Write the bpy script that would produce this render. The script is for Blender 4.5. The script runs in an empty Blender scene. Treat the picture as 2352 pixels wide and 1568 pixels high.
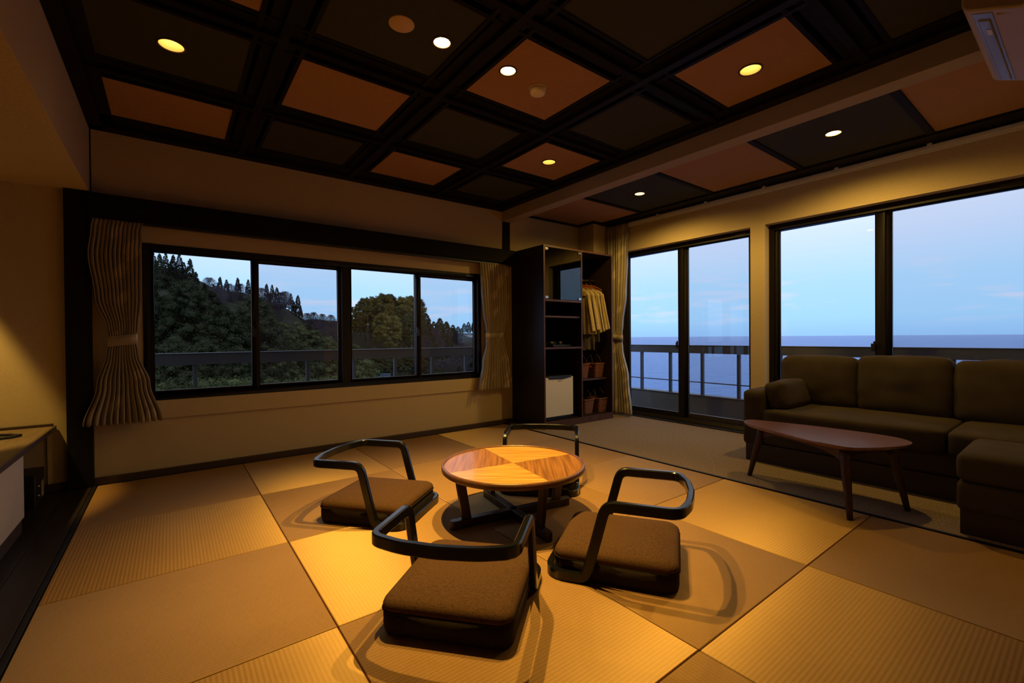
import bpy, bmesh, math, random
from mathutils import Vector, Matrix, noise
C = bpy.context.scene.collection
S = bpy.context.scene
R = random.Random(7)
PI = math.pi

# ------------------------------------------------------------------ camera
CAMZ = 1.04
cd = bpy.data.cameras.new('camera'); cam = bpy.data.objects.new('camera', cd); C.objects.link(cam)
FPX = 1032.65
cd.sensor_width = 36.0; cd.lens = FPX / 2352 * 36.0; cd.clip_start = 0.02; cd.clip_end = 30000
_ya, _pi, _ro = math.radians(37.197), math.radians(0.495), math.radians(-0.426)
_F = Vector((math.sin(_ya)*math.cos(_pi), math.cos(_ya)*math.cos(_pi), -math.sin(_pi)))
_Rt = Vector((math.cos(_ya), -math.sin(_ya), 0)); _U = _Rt.cross(_F)
_r = _Rt*math.cos(_ro) + _U*math.sin(_ro); _u = -_Rt*math.sin(_ro) + _U*math.cos(_ro)
M = Matrix((( _r.x, _u.x, -_F.x, 0), (_r.y, _u.y, -_F.y, 0), (_r.z, _u.z, -_F.z, CAMZ), (0, 0, 0, 1)))
cam.matrix_world = M
S.camera = cam

# ------------------------------------------------------------------ world: clear dusk sky over the sea
W = bpy.data.worlds.new('dusk'); S.world = W; W.use_nodes = True
nt = W.node_tree; nt.nodes.clear()
def N(tree, t, **kw):
    n = tree.nodes.new(t)
    for k, v in kw.items(): setattr(n, k, v)
    return n
out = N(nt, 'ShaderNodeOutputWorld'); bg = N(nt, 'ShaderNodeBackground')
tc = N(nt, 'ShaderNodeTexCoord'); sx = N(nt, 'ShaderNodeSeparateXYZ'); rp = N(nt, 'ShaderNodeValToRGB')
nt.links.new(tc.outputs['Generated'], sx.inputs[0])
nt.links.new(sx.outputs['Z'], rp.inputs[0])
cr = rp.color_ramp
cr.elements[0].position = 0.0; cr.elements[0].color = (0.28, 0.52, 0.92, 1)
cr.elements[1].position = 1.0; cr.elements[1].color = (0.38, 0.50, 0.80, 1)
for p, c in ((0.035, (0.34, 0.62, 0.97, 1)), (0.10, (0.39, 0.65, 0.98, 1)), (0.17, (0.54, 0.69, 0.98, 1)),
             (0.25, (0.72, 0.78, 1.0, 1)), (0.34, (0.80, 0.86, 1.0, 1)), (0.55, (0.55, 0.69, 0.95, 1))):
    e = cr.elements.new(p); e.color = c
# thin rosy wisps of cloud low over the sea
mp = N(nt, 'ShaderNodeMapping'); mp.inputs['Scale'].default_value = (3.0, 3.0, 22.0)
ns = N(nt, 'ShaderNodeTexNoise'); ns.inputs['Scale'].default_value = 2.6; ns.inputs['Detail'].default_value = 6
r2 = N(nt, 'ShaderNodeValToRGB'); r2.color_ramp.elements[0].position = 0.53; r2.color_ramp.elements[1].position = 0.70
r3 = N(nt, 'ShaderNodeValToRGB')
e = r3.color_ramp.elements
e[0].position = 0.015; e[0].color = (0, 0, 0, 1); e[1].position = 0.05; e[1].color = (1, 1, 1, 1)
x = e.new(0.10); x.color = (0.6, 0.6, 0.6, 1); x = e.new(0.14); x.color = (0, 0, 0, 1)
mm = N(nt, 'ShaderNodeMath', operation='MULTIPLY'); m2 = N(nt, 'ShaderNodeMath', operation='MULTIPLY'); m2.inputs[1].default_value = 0.8
mx = N(nt, 'ShaderNodeMixRGB'); mx.inputs[2].default_value = (0.62, 0.66, 0.90, 1)
nt.links.new(tc.outputs['Generated'], mp.inputs[0]); nt.links.new(mp.outputs[0], ns.inputs['Vector'])
nt.links.new(ns.outputs['Fac'], r2.inputs[0]); nt.links.new(sx.outputs['Z'], r3.inputs[0])
nt.links.new(r2.outputs[0], mm.inputs[0]); nt.links.new(r3.outputs[0], mm.inputs[1]); nt.links.new(mm.outputs[0], m2.inputs[0])
nt.links.new(m2.outputs[0], mx.inputs[0]); nt.links.new(rp.outputs[0], mx.inputs[1])
nt.links.new(mx.outputs[0], bg.inputs[0]); bg.inputs[1].default_value = 1.30
nt.links.new(bg.outputs[0], out.inputs[0])

LAMP = (1.0, 0.62, 0.13)
S.view_settings.view_transform = 'Standard'; S.view_settings.look = 'None'
S.view_settings.exposure = 0.0; S.view_settings.gamma = 1.0; S.view_settings.use_curve_mapping = False

# ------------------------------------------------------------------ helpers
def tag(o, label=None, cat=None, group=None, kind=None):
    if label: o['label'] = label
    if cat: o['category'] = cat
    if group: o['group'] = group
    if kind: o['kind'] = kind
    return o
def empty(name, loc=(0, 0, 0), rz=0.0, parent=None):
    o = bpy.data.objects.new(name, None); C.objects.link(o)
    o.empty_display_size = 0.1; o.location = loc; o.rotation_euler = (0, 0, rz)
    if parent: o.parent = parent
    return o
def copy_tree(o, parent=None):
    c = o.copy(); C.objects.link(c)
    if parent: c.parent = parent
    for ch in list(o.children): copy_tree(ch, c)
    return c

class MB:
    def __init__(s): s.v = []; s.f = []
    def add(s, vs, fs):
        n = len(s.v); s.v += [tuple(v) for v in vs]; s.f += [tuple(i+n for i in f) for f in fs]; return s
    def box(s, x0, x1, y0, y1, z0, z1):
        if x0 > x1: x0, x1 = x1, x0
        if y0 > y1: y0, y1 = y1, y0
        if z0 > z1: z0, z1 = z1, z0
        return s.add([(x0,y0,z0),(x1,y0,z0),(x1,y1,z0),(x0,y1,z0),(x0,y0,z1),(x1,y0,z1),(x1,y1,z1),(x0,y1,z1)],
                     [(0,3,2,1),(4,5,6,7),(0,1,5,4),(1,2,6,5),(2,3,7,6),(3,0,4,7)])
    def prism(s, pts, z0, z1):
        n = len(pts)
        s.add([(p[0],p[1],z0) for p in pts]+[(p[0],p[1],z1) for p in pts],
              [tuple(range(n-1,-1,-1)), tuple(range(n,2*n))]+[(i,(i+1)%n,n+(i+1)%n,n+i) for i in range(n)])
        return s
    def prism_ax(s, pts, a0, a1, ax):
        """pts in the plane across axis ax ('x': (y,z), 'y': (x,z))"""
        n = len(pts)
        def P(p, a): return (a, p[0], p[1]) if ax == 'x' else (p[0], a, p[1])
        s.add([P(p,a0) for p in pts]+[P(p,a1) for p in pts],
              [tuple(range(n-1,-1,-1)), tuple(range(n,2*n))]+[(i,(i+1)%n,n+(i+1)%n,n+i) for i in range(n)])
        return s
    def lathe(s, prof, c=(0,0,0), n=32, close=False):
        m = len(prof); vs = []; fs = []
        for i in range(n):
            a = 2*PI*i/n
            for r, z in prof: vs.append((c[0]+r*math.cos(a), c[1]+r*math.sin(a), c[2]+z))
        for i in range(n):
            j = (i+1) % n
            for k in range(m-1): fs.append((i*m+k, j*m+k, j*m+k+1, i*m+k+1))
        if not close:
            if prof[0][0] > 1e-6: fs.append(tuple(i*m for i in range(n-1,-1,-1)))
            if prof[-1][0] > 1e-6: fs.append(tuple(i*m+m-1 for i in range(n)))
        else:
            for i in range(n):
                j = (i+1) % n; fs.append((i*m+m-1, j*m+m-1, j*m, i*m))
        return s.add(vs, fs)
    def tube(s, path, r, n=8, cap=True):
        P = [Vector(p) for p in path]; m = len(P); vs = []; fs = []
        rr = r if isinstance(r, (list, tuple)) else [r]*m
        up = Vector((0,0,1))
        for i, p in enumerate(P):
            t = (P[min(i+1,m-1)] - P[max(i-1,0)]).normalized()
            a = t.cross(up)
            if a.length < 1e-3: a = t.cross(Vector((0,1,0)))
            a.normalize(); b = t.cross(a)
            for k in range(n):
                th = 2*PI*k/n
                vs.append(p + a*rr[i]*math.cos(th) + b*rr[i]*math.sin(th))
        for i in range(m-1):
            for k in range(n):
                fs.append((i*n+k, i*n+(k+1)%n, (i+1)*n+(k+1)%n, (i+1)*n+k))
        if cap: fs.append(tuple(range(n-1,-1,-1))); fs.append(tuple((m-1)*n+k for k in range(n)))
        return s.add(vs, fs)
    def build(s, name, mat, parent=None, smooth=False, bevel=0, seg=2, kind=None, fix=True):
        me = bpy.data.meshes.new(name); me.from_pydata(s.v, [], s.f); me.update()
        if fix:
            bm = bmesh.new(); bm.from_mesh(me)
            bmesh.ops.remove_doubles(bm, verts=bm.verts, dist=1e-5)
            bmesh.ops.recalc_face_normals(bm, faces=bm.faces); bm.to_mesh(me); bm.free()
        if mat: me.materials.append(mat)
        if smooth:
            for p in me.polygons: p.use_smooth = True
        o = bpy.data.objects.new(name, me); C.objects.link(o)
        if parent: o.parent = parent
        if bevel:
            b = o.modifiers.new('bevel', 'BEVEL'); b.width = bevel; b.segments = seg; b.limit_method = 'ANGLE'; b.angle_limit = math.radians(40)
            for p in me.polygons: p.use_smooth = True
            w = o.modifiers.new('wn', 'WEIGHTED_NORMAL'); w.keep_sharp = True
        if kind: o['kind'] = kind
        return o
def box(name, mat, x0, x1, y0, y1, z0, z1, parent=None, bevel=0, kind=None):
    return MB().box(x0,x1,y0,y1,z0,z1).build(name, mat, parent, bevel=bevel, kind=kind)
def recentre(o):
    """put a mesh's origin at the middle of its base"""
    me = o.data; xs=[v.co for v in me.vertices]
    c = Vector(((min(v.x for v in xs)+max(v.x for v in xs))/2, (min(v.y for v in xs)+max(v.y for v in xs))/2, min(v.z for v in xs)))
    me.transform(Matrix.Translation(-c)); o.location = o.location + c
    return o

# ------------------------------------------------------------------ materials
def newmat(name):
    m = bpy.data.materials.new(name); m.use_nodes = True
    t = m.node_tree; t.nodes.clear()
    o = N(t, 'ShaderNodeOutputMaterial'); b = N(t, 'ShaderNodeBsdfPrincipled')
    t.links.new(b.outputs[0], o.inputs[0])
    return m, t, b, o
def coords(t, scale=(1,1,1), obj=True, rot=(0,0,0)):
    c = N(t, 'ShaderNodeTexCoord'); m = N(t, 'ShaderNodeMapping'); m.inputs['Scale'].default_value = scale; m.inputs['Rotation'].default_value = rot
    if any(rot): m.vector_type = 'TEXTURE'; m.inputs['Scale'].default_value = tuple(1/k for k in scale)
    t.links.new(c.outputs['Object' if obj else 'Generated'], m.inputs[0]); return m.outputs[0]
def noise_tex(t, vec, scale, detail=3, rough=0.5):
    n = N(t, 'ShaderNodeTexNoise'); n.inputs['Scale'].default_value = scale; n.inputs['Detail'].default_value = detail; n.inputs['Roughness'].default_value = rough
    t.links.new(vec, n.inputs['Vector']); return n.outputs['Fac']
def ramp(t, fac, stops):
    r = N(t, 'ShaderNodeValToRGB'); e = r.color_ramp.elements
    e[0].position, e[0].color = stops[0][0], (*stops[0][1], 1); e[1].position, e[1].color = stops[-1][0], (*stops[-1][1], 1)
    for p, c in stops[1:-1]:
        k = e.new(p); k.color = (*c, 1)
    t.links.new(fac, r.inputs[0]); return r.outputs[0]
def bump(t, b, fac, strength, dist, chain=None):
    n = N(t, 'ShaderNodeBump'); n.inputs['Strength'].default_value = strength; n.inputs['Distance'].default_value = dist
    t.links.new(fac, n.inputs['Height'])
    if chain: t.links.new(chain, n.inputs['Normal'])
    if b: t.links.new(n.outputs[0], b.inputs['Normal'])
    return n.outputs[0]
def simple(name, col, rough=0.6, spec=0.5, metal=0.0, var=0.0, scale=8, bmp=0.0, bscale=60, stretch=(1,1,1), sheen=0.0, emit=None, estr=0):
    m, t, b, o = newmat(name)
    b.inputs['Base Color'].default_value = (*col, 1); b.inputs['Roughness'].default_value = rough
    b.inputs['Specular IOR Level'].default_value = spec; b.inputs['Metallic'].default_value = metal
    if sheen: b.inputs['Sheen Weight'].default_value = sheen; b.inputs['Sheen Roughness'].default_value = 0.5; b.inputs['Sheen Tint'].default_value = (*[min(1, c*2+.1) for c in col], 1)
    if var:
        v = coords(t, stretch); f = noise_tex(t, v, scale, 5)
        lo = tuple(c*(1-var) for c in col); hi = tuple(min(1, c*(1+var)) for c in col)
        t.links.new(ramp(t, f, [(0.3, lo), (0.7, hi)]), b.inputs['Base Color'])
    if bmp:
        v = coords(t, stretch); f = noise_tex(t, v, bscale, 3)
        bump(t, b, f, bmp, 0.002)
    if emit:
        b.inputs['Emission Color'].default_value = (*emit, 1); b.inputs['Emission Strength'].default_value = estr
    return m
def wood(name, dark, light, rough=0.4, scale=(1.5, 22, 22), spec=0.35, rot=0.0, coat=0.0, nscale=3.0):
    m, t, b, o = newmat(name)
    v = coords(t, scale, rot=(0,0,rot)); f = noise_tex(t, v, nscale, 8, 0.62)
    t.links.new(ramp(t, f, [(0.32, dark), (0.5, tuple((a+c)/2 for a, c in zip(dark, light))), (0.68, light)]), b.inputs['Base Color'])
    b.inputs['Roughness'].default_value = rough; b.inputs['Specular IOR Level'].default_value = spec; b.inputs['Coat Weight'].default_value = coat
    bump(t, b, f, 0.12, 0.0015)
    return m
# woven wallpaper
def wallpaper(name, col):
    m, t, b, o = newmat(name)
    v = coords(t, (1,1,1)); a = noise_tex(t, coords(t, (60, 60, 700)), 1.0, 2); c = noise_tex(t, coords(t, (700, 700, 60)), 1.0, 2)
    ad = N(t, 'ShaderNodeMath', operation='ADD'); t.links.new(a, ad.inputs[0]); t.links.new(c, ad.inputs[1])
    lo = tuple(k*0.86 for k in col); hi = tuple(min(1,k*1.1) for k in col)
    hv = N(t, 'ShaderNodeMath', operation='MULTIPLY'); hv.inputs[1].default_value = 0.5; t.links.new(ad.outputs[0], hv.inputs[0])
    t.links.new(ramp(t, hv.outputs[0], [(0.35, lo), (0.65, hi)]), b.inputs['Base Color'])
    b.inputs['Roughness'].default_value = 0.85; b.inputs['Specular IOR Level'].default_value = 0.15
    bump(t, b, ad.outputs[0], 0.25, 0.0008)
    return m
M_wall = wallpaper('wall_cloth_paper', (0.53, 0.42, 0.265))
M_wallwhite = wallpaper('wall_paper_pale', (0.58, 0.50, 0.38))
M_beam = simple('beam_plaster', (0.36, 0.29, 0.21), 0.85, 0.2, bmp=0.15, bscale=150)
M_darkwood = wood('dark_stained_timber', (0.0045, 0.0035, 0.0035), (0.009, 0.0068, 0.0065), 0.7, (1.2, 20, 20), spec=0.15)
M_darkwood_x = M_darkwood
M_darkwood_y = wood('dark_stained_timber_long', (0.0045, 0.0035, 0.0035), (0.009, 0.0068, 0.0065), 0.6, (20, 1.2, 20), spec=0.2)
M_floorwood = wood('dark_floor_board', (0.010, 0.0055, 0.0045), (0.022, 0.0125, 0.010), 0.42, (14, 0.9, 10))
M_base = simple('baseboard_brown', (0.05, 0.03, 0.022), 0.5, 0.4)
M_orange = simple('orange_ceiling_paper', (0.38, 0.205, 0.10), 0.85, 0.15, bmp=0.35, bscale=90, var=0.05, scale=30)
M_green = simple('dark_green_ceiling_paper', (0.050, 0.050, 0.038), 0.85, 0.15, bmp=0.3, bscale=90, var=0.06, scale=30)
M_frame = simple('bronze_window_frame', (0.011, 0.008, 0.007), 0.5, 0.25)
M_frame2 = simple('grey_bronze_sash', (0.035, 0.027, 0.023), 0.35, 0.45)
M_black = simple('black_lacquer', (0.003, 0.003, 0.004), 0.24, 0.38)
M_blackmatt = simple('black_plastic', (0.012, 0.012, 0.013), 0.45, 0.5)
M_white = simple('white_plastic', (0.62, 0.60, 0.56), 0.4, 0.5)
M_steel = simple('brushed_steel', (0.6, 0.6, 0.6), 0.25, 0.5, metal=1.0)
M_rail = simple('grey_painted_rail', (0.052, 0.056, 0.072), 0.5, 0.4)
M_conc = simple('grey_balcony_wall', (0.10, 0.11, 0.13), 0.8, 0.2, var=0.08, scale=3)

def tatami(name, ribx):
    """igusa mat: ribs run along one axis, rush fibres across them; the sheen of the fibres stretches along the ribs"""
    m, t, b, o = newmat(name)
    pos = coords(t, (1,1,1)); sp = N(t, 'ShaderNodeSeparateXYZ'); t.links.new(pos, sp.inputs[0])
    ax = sp.outputs['Y'] if ribx else sp.outputs['X']
    k = N(t, 'ShaderNodeMath', operation='MULTIPLY'); k.inputs[1].default_value = 2*PI/0.0145; t.links.new(ax, k.inputs[0])
    s = N(t, 'ShaderNodeMath', operation='SINE'); t.links.new(k.outputs[0], s.inputs[0])
    fib = noise_tex(t, coords(t, (900, 25, 1) if ribx else (25, 900, 1)), 1.0, 3)
    big = noise_tex(t, pos, 3.0, 3)
    a1 = N(t, 'ShaderNodeMath', operation='MULTIPLY_ADD'); a1.inputs[1].default_value = 0.10; t.links.new(s.outputs[0], a1.inputs[0]); t.links.new(fib, a1.inputs[2])
    a2 = N(t, 'ShaderNodeMath', operation='MULTIPLY_ADD'); a2.inputs[1].default_value = 0.35; t.links.new(big, a2.inputs[0]); t.links.new(a1.outputs[0], a2.inputs[2])
    col = ramp(t, a2.outputs[0], [(0.40, (0.27, 0.140, 0.055)), (0.95, (0.39, 0.220, 0.092))])
    t.links.new(col, b.inputs['Base Color']); b.inputs['Roughness'].default_value = 0.8; b.inputs['Specular IOR Level'].default_value = 0.1
    n1 = bump(t, b, s.outputs[0], 0.55, 0.0012); n2 = bump(t, b, fib, 0.25, 0.0006, n1)
    g = N(t, 'ShaderNodeBsdfAnisotropic'); g.inputs['Roughness'].default_value = 0.80; g.inputs['Anisotropy'].default_value = 0.80
    g.inputs['Color'].default_value = (0.60, 0.42, 0.18, 1)
    cx = N(t, 'ShaderNodeCombineXYZ'); cx.inputs[0].default_value = 0.0 if ribx else 1.0; cx.inputs[1].default_value = 1.0 if ribx else 0.0
    t.links.new(cx.outputs[0], g.inputs['Tangent'])
    mix = N(t, 'ShaderNodeMixShader'); mix.inputs[0].default_value = 0.25
    t.links.new(b.outputs[0], mix.inputs[1]); t.links.new(g.outputs[0], mix.inputs[2]); t.links.new(mix.outputs[0], o.inputs[0])
    return m
M_tatY = tatami('rush_mat_ribs_along_window_axis', False)
M_tatX = tatami('rush_mat_ribs_across', True)
def carpet():
    m, t, b, o = newmat('beige_fleck_carpet')
    v = coords(t, (45, 190, 45)); f = noise_tex(t, v, 1.0, 6, 0.75); g = noise_tex(t, coords(t, (300,300,300)), 1.0, 2)
    t.links.new(ramp(t, f, [(0.34, (0.10, 0.075, 0.05)), (0.52, (0.25, 0.185, 0.135)), (0.7, (0.36, 0.275, 0.21))]), b.inputs['Base Color'])
    b.inputs['Roughness'].default_value = 0.95; b.inputs['Specular IOR Level'].default_value = 0.05
    n1 = bump(t, b, f, 0.8, 0.004); bump(t, b, g, 0.5, 0.002, n1)
    return m
M_carpet = carpet()
def glassmat(name, tint=(0.95, 0.97, 0.97), ior=1.5, rough=0.0):
    m, t, b, o = newmat(name); t.nodes.remove(b)
    tr = N(t, 'ShaderNodeBsdfTransparent'); tr.inputs[0].default_value = (*tint, 1)
    gl = N(t, 'ShaderNodeBsdfAnisotropic'); gl.inputs['Roughness'].default_value = rough; gl.inputs['Color'].default_value = (1,1,1,1)
    # facing-independent Fresnel (the thin pane does not bend light): F0 + (1-F0)*(1-cos)^5
    ge = N(t, 'ShaderNodeNewGeometry'); dt = N(t, 'ShaderNodeVectorMath', operation='DOT_PRODUCT')
    t.links.new(ge.outputs['Incoming'], dt.inputs[0]); t.links.new(ge.outputs['Normal'], dt.inputs[1])
    ab = N(t, 'ShaderNodeMath', operation='ABSOLUTE'); t.links.new(dt.outputs['Value'], ab.inputs[0])
    om = N(t, 'ShaderNodeMath', operation='SUBTRACT'); om.inputs[0].default_value = 1.0; t.links.new(ab.outputs[0], om.inputs[1])
    pw = N(t, 'ShaderNodeMath', operation='POWER'); pw.inputs[1].default_value = 5.0; t.links.new(om.outputs[0], pw.inputs[0])
    f0 = ((ior-1)/(ior+1))**2
    ma = N(t, 'ShaderNodeMath', operation='MULTIPLY_ADD'); ma.inputs[1].default_value = 1-f0; ma.inputs[2].default_value = f0; t.links.new(pw.outputs[0], ma.inputs[0])
    mix = N(t, 'ShaderNodeMixShader'); t.links.new(ma.outputs[0], mix.inputs[0]); t.links.new(tr.outputs[0], mix.inputs[1]); t.links.new(gl.outputs[0], mix.inputs[2])
    t.links.new(mix.outputs[0], o.inputs[0]); return m
M_glass = glassmat('clear_window_glass', (0.99, 0.995, 0.995), 1.36)
M_smoked = glassmat('smoked_cabinet_glass', (0.10, 0.095, 0.11), 1.8)
def screenmat():
    """insect screen: a grey mesh too fine to see, so it is part see-through"""
    m, t, b, o = newmat('insect_screen_mesh'); t.nodes.remove(b)
    tr = N(t, 'ShaderNodeBsdfTransparent'); tr.inputs[0].default_value = (1,1,1,1)
    df = N(t, 'ShaderNodeBsdfDiffuse'); df.inputs[0].default_value = (0.10,0.10,0.16,1)
    mix = N(t, 'ShaderNodeMixShader'); mix.inputs[0].default_value = 0.13
    t.links.new(tr.outputs[0], mix.inputs[1]); t.links.new(df.outputs[0], mix.inputs[2]); t.links.new(mix.outputs[0], o.inputs[0]); return m
M_screen = screenmat()

# ------------------------------------------------------------------ room dimensions
YW = 4.40            # forest window wall
XT = 3.20            # edge of the tatami / the beam
XS = 4.82            # face of the sea wall
XG = 4.93            # plane of the sea windows
ZC = 2.56            # height where wall meets ceiling trim
XL = -0.45           # line of the alcove
XA = -1.75; YB = -2.4

# floor
fl = box('floor', M_blackmatt, XA-0.1, 5.05, YB-0.1, 4.5, -0.14, -0.045); fl['kind'] = 'structure'
gx = [-0.43, 0.47, 1.385, 2.285, 3.20]
gy = [4.362, 3.415, 2.532, 1.675, 0.81, -0.06, -0.93, -1.80, -2.40]
rowj = {0: 3, 1: 2, 2: 1, 3: 0, 4: -1, 5: -2, 6: -3, 7: -4}
for i in range(4):
    for k in range(len(gy)-1):
        j = rowj[k]
        e = 0.0016
        o = MB().box(gx[i]+e, gx[i+1]-e, gy[k+1]+e, gy[k]-e, -0.045, 0.0).build('tatami_mat', M_tatY if (i+j) % 2 == 0 else M_tatX, fl, bevel=0.004)
# slim border strips of the tatami, carpet, alcove boards
box('border_strip', M_darkwood_y, 3.203, 3.222, YB, 4.40, -0.045, 0.006, fl, 0.002)
box('border_strip', M_darkwood_y, -0.452, -0.433, YB, 4.40, -0.045, 0.004, fl, 0.002)
box('carpet', M_carpet, 3.224, 4.97, YB, 4.41, -0.045, 0.001, fl)
y = YB
k = 0
bw = 0.1285
for n in range(10):
    box('floor_board', M_floorwood, -0.455-bw*(n+1)+0.0012, -0.455-bw*n-0.0012, YB, 4.40, -0.045, 0.0, fl, 0.0015)

# forest wall with its window opening
wf = MB()
OX0, OX1, OZ0, OZ1 = -0.165, 2.885, 0.575, 1.775
wf.box(XA-0.1, OX0, YW, YW+0.16, -0.1, 2.7).box(OX1, 5.1, YW, YW+0.16, -0.1, 2.7).box(OX0, OX1, YW, YW+0.16, -0.1, OZ0).box(OX0, OX1, YW, YW+0.16, OZ1, 2.7)
wall_n = wf.build('wall_north', M_wall, kind='structure')
MB().box(-0.21, 3.30, YW-0.016, YW, 0.437, OZ0+0.002).build('trim_1', M_wall, kind='structure', bevel=0.003)           # apron board under the sill
MB().box(-0.447, 3.32, YW-0.032, YW, 0.0, 0.052).build('baseboard_north', M_base, kind='structure', bevel=0.003)
MB().box(XA, -0.583, YW-0.02, YW, 0.0, 0.055).build('baseboard_alcove', M_base, kind='structure', bevel=0.003)
# dark post between room and alcove, nageshi lintel, short post over it
MB().box(-0.582, XL+0.003, YW-0.055, YW+0.02, 0.0, 2.098).build('trim_2', M_darkwood_y, kind='structure', bevel=0.003)
MB().prism_ax([(YW+0.01, 1.915), (YW-0.07, 1.915), (YW-0.10, 1.925), (YW-0.10, 2.08), (YW-0.085, 2.088), (YW+0.01, 2.088)], -0.452, 3.325, 'x').build('trim_3', M_darkwood, kind='structure', bevel=0.003)
MB().box(3.205, 3.305, YW-0.02, YW+0.02, 2.088, 2.437).build('trim_4', M_darkwood, kind='structure', bevel=0.002)
# curtain rail tucked beneath the lintel
MB().box(-0.44, 3.28, YW-0.085, YW-0.035, 1.897, 1.915).build('trim_5', M_blackmatt, kind='structure')
# sea wall: header, column, far pier, near pier
ws = MB()
ws.box(XS, XG+0.12, YB, 4.45, 2.17, 2.7)
ws.box(XS, XG+0.12, 2.087, 2.232, -0.1, 2.17)
ws.box(XS, XG+0.12, 3.97, 4.45, -0.1, 2.17)
ws.box(XS, XG+0.12, YB, 0.27, -0.1, 2.17)
wall_e = ws.build('wall_east', M_wall, kind='structure')
# corner pillar
MB().box(4.505, XS+0.02, 4.12, YW+0.01, -0.04, 2.60).build('wall_pillar', M_wall, kind='structure', bevel=0.002)
# walls out of view
box('wall_south', M_wall, XA-0.1, 5.1, YB-0.12, YB, -0.1, 2.7, kind='structure')
box('wall_west', M_wall, XA-0.12, XA, YB-0.1, 4.5, -0.1, 2.7, kind='structure')
box('wall_southeast', M_wall, 2.30, 5.0, -0.14, 0.045, -0.04, 2.66, kind='structure')
# alcove soffit (bulkhead)
sf = MB().box(XA-0.05, XL, YB-0.05, YW+0.02, 2.10, 2.66).build('wall_bulkhead', M_wall, kind='structure', bevel=0.002)
# dark line in the corner above the lintel
MB().box(XL, XL+0.008, YW-0.006, YW+0.01, 2.088, 2.56).build('trim_6', M_darkwood_y, kind='structure')
# plaster beam between the two ceilings
MB().box(XT, 3.335, YB, YW+0.02, 2.44, 2.66).build('wall_beam', M_beam, kind='structure', bevel=0.003)

# ------------------------------------------------------------------ ceiling: backing slab with papered panels and battens as pieces
ce = box('ceiling', M_darkwood, XA-0.1, 5.1, YB-0.1, 4.5, 2.668, 2.76); ce['kind'] = 'structure'
def panel(name, m, x0, x1, y0, y1, z, holes=()):
    """panel at height z with round holes for the downlights"""
    mb = MB()
    if not holes:
        mb.box(x0, x1, y0, y1, z, z+0.012)
    else:
        # strips cut at each hole's square, the square filled by a ring of quads
        hs = sorted(holes)
        xs = [x0]
        for cx, cy, r in hs: xs += [cx-r*1.3, cx+r*1.3]
        xs.append(x1)
        for a in range(0, len(xs), 2):
            if xs[a+1]-xs[a] > 1e-4: mb.add([(xs[a],y0,z),(xs[a+1],y0,z),(xs[a+1],y1,z),(xs[a],y1,z)], [(3,2,1,0)])
        for cx, cy, r in hs:
            q = r*1.3
            mb.add([(cx-q,y0,z),(cx+q,y0,z),(cx+q,cy-q,z),(cx-q,cy-q,z)], [(3,2,1,0)])
            mb.add([(cx-q,cy+q,z),(cx+q,cy+q,z),(cx+q,y1,z),(cx-q,y1,z)], [(3,2,1,0)])
            n = 32; vs = []
            for k in range(n):
                a = 2*PI*k/n; c_, s_ = math.cos(a), math.sin(a); mxx = max(abs(c_), abs(s_))
                vs.append((cx+r*c_, cy+r*s_, z)); vs.append((cx+q*c_/mxx, cy+q*s_/mxx, z))
            mb.add(vs, [(2*k, 2*((k+1)%n), 2*((k+1)%n)+1, 2*k+1) for k in range(n)])
    o = mb.build(name, m, ce, fix=not holes)
    if holes:
        for p in o.data.polygons: pass
    return o
RLK = {'soft': 0.060, 'spot': 0.047, 'mid': 0.052}
LAMPS = [  # x, y, z, kind
    (0.020, 2.990, 'soft'), (1.157, 2.116, 'spot'), (1.588, 2.111, 'spot'), (2.726, 1.258, 'soft'), (2.700, 2.993, 'soft'),
    (4.000, 3.000, 'mid'), (4.000, 1.240, 'mid')]
ZP = 2.60
XC = [-0.43, 0.477, 1.370, 2.280, 3.18]
YC = [4.30, 3.445, 2.567, 1.690, 0.815, -0.06, -0.935, -1.81, -2.40]
def holes_in(x0, x1, y0, y1): return [(a, b, RLK[k_]) for a, b, k_ in LAMPS if x0 < a < x1 and y0 < b < y1]
for i in range(4):
    for j in range(8):
        x0, x1, y1, y0 = XC[i]+0.12, XC[i+1]-0.125, YC[j]-0.13, YC[j+1]+0.13
        if j == 0: y1 = 4.155
        panel('ceiling_panel', M_orange if (i+j) % 2 == 0 else M_green, x0-0.02, x1+0.02, y0-0.02, y1+0.02, ZP, holes_in(x0, x1, y0, y1))
# battens: slim edge strips beside every panel and a lower middle strip, both ways
def bat(x0, x1, y0, y1, z0, z1=2.63, n='ceiling_batten', m=None):
    return box(n, m or (M_darkwood if (x1-x0) > (y1-y0) else M_darkwood_y), x0, x1, y0, y1, z0, z1, ce, 0.002)
YN, YS_ = 4.40, -2.40
for i, xc in enumerate(XC):
    if 0 < i < 4:
        bat(xc-0.022, xc+0.022, YS_, YN, 2.566)
        bat(xc-0.124, xc-0.100, YS_, YN, 2.592); bat(xc+0.100, xc+0.124, YS_, YN, 2.592)
        bat(xc-0.078, xc-0.022, YS_, YN, 2.600); bat(xc+0.022, xc+0.078, YS_, YN, 2.600)
    elif i == 0: bat(XL, xc+0.055, YS_, YN, 2.558); bat(xc+0.055, xc+0.122, YS_, YN, 2.590)
    else: bat(xc-0.055, XT, YS_, YN, 2.558); bat(xc-0.13, xc-0.055, YS_, YN, 2.590)
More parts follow.
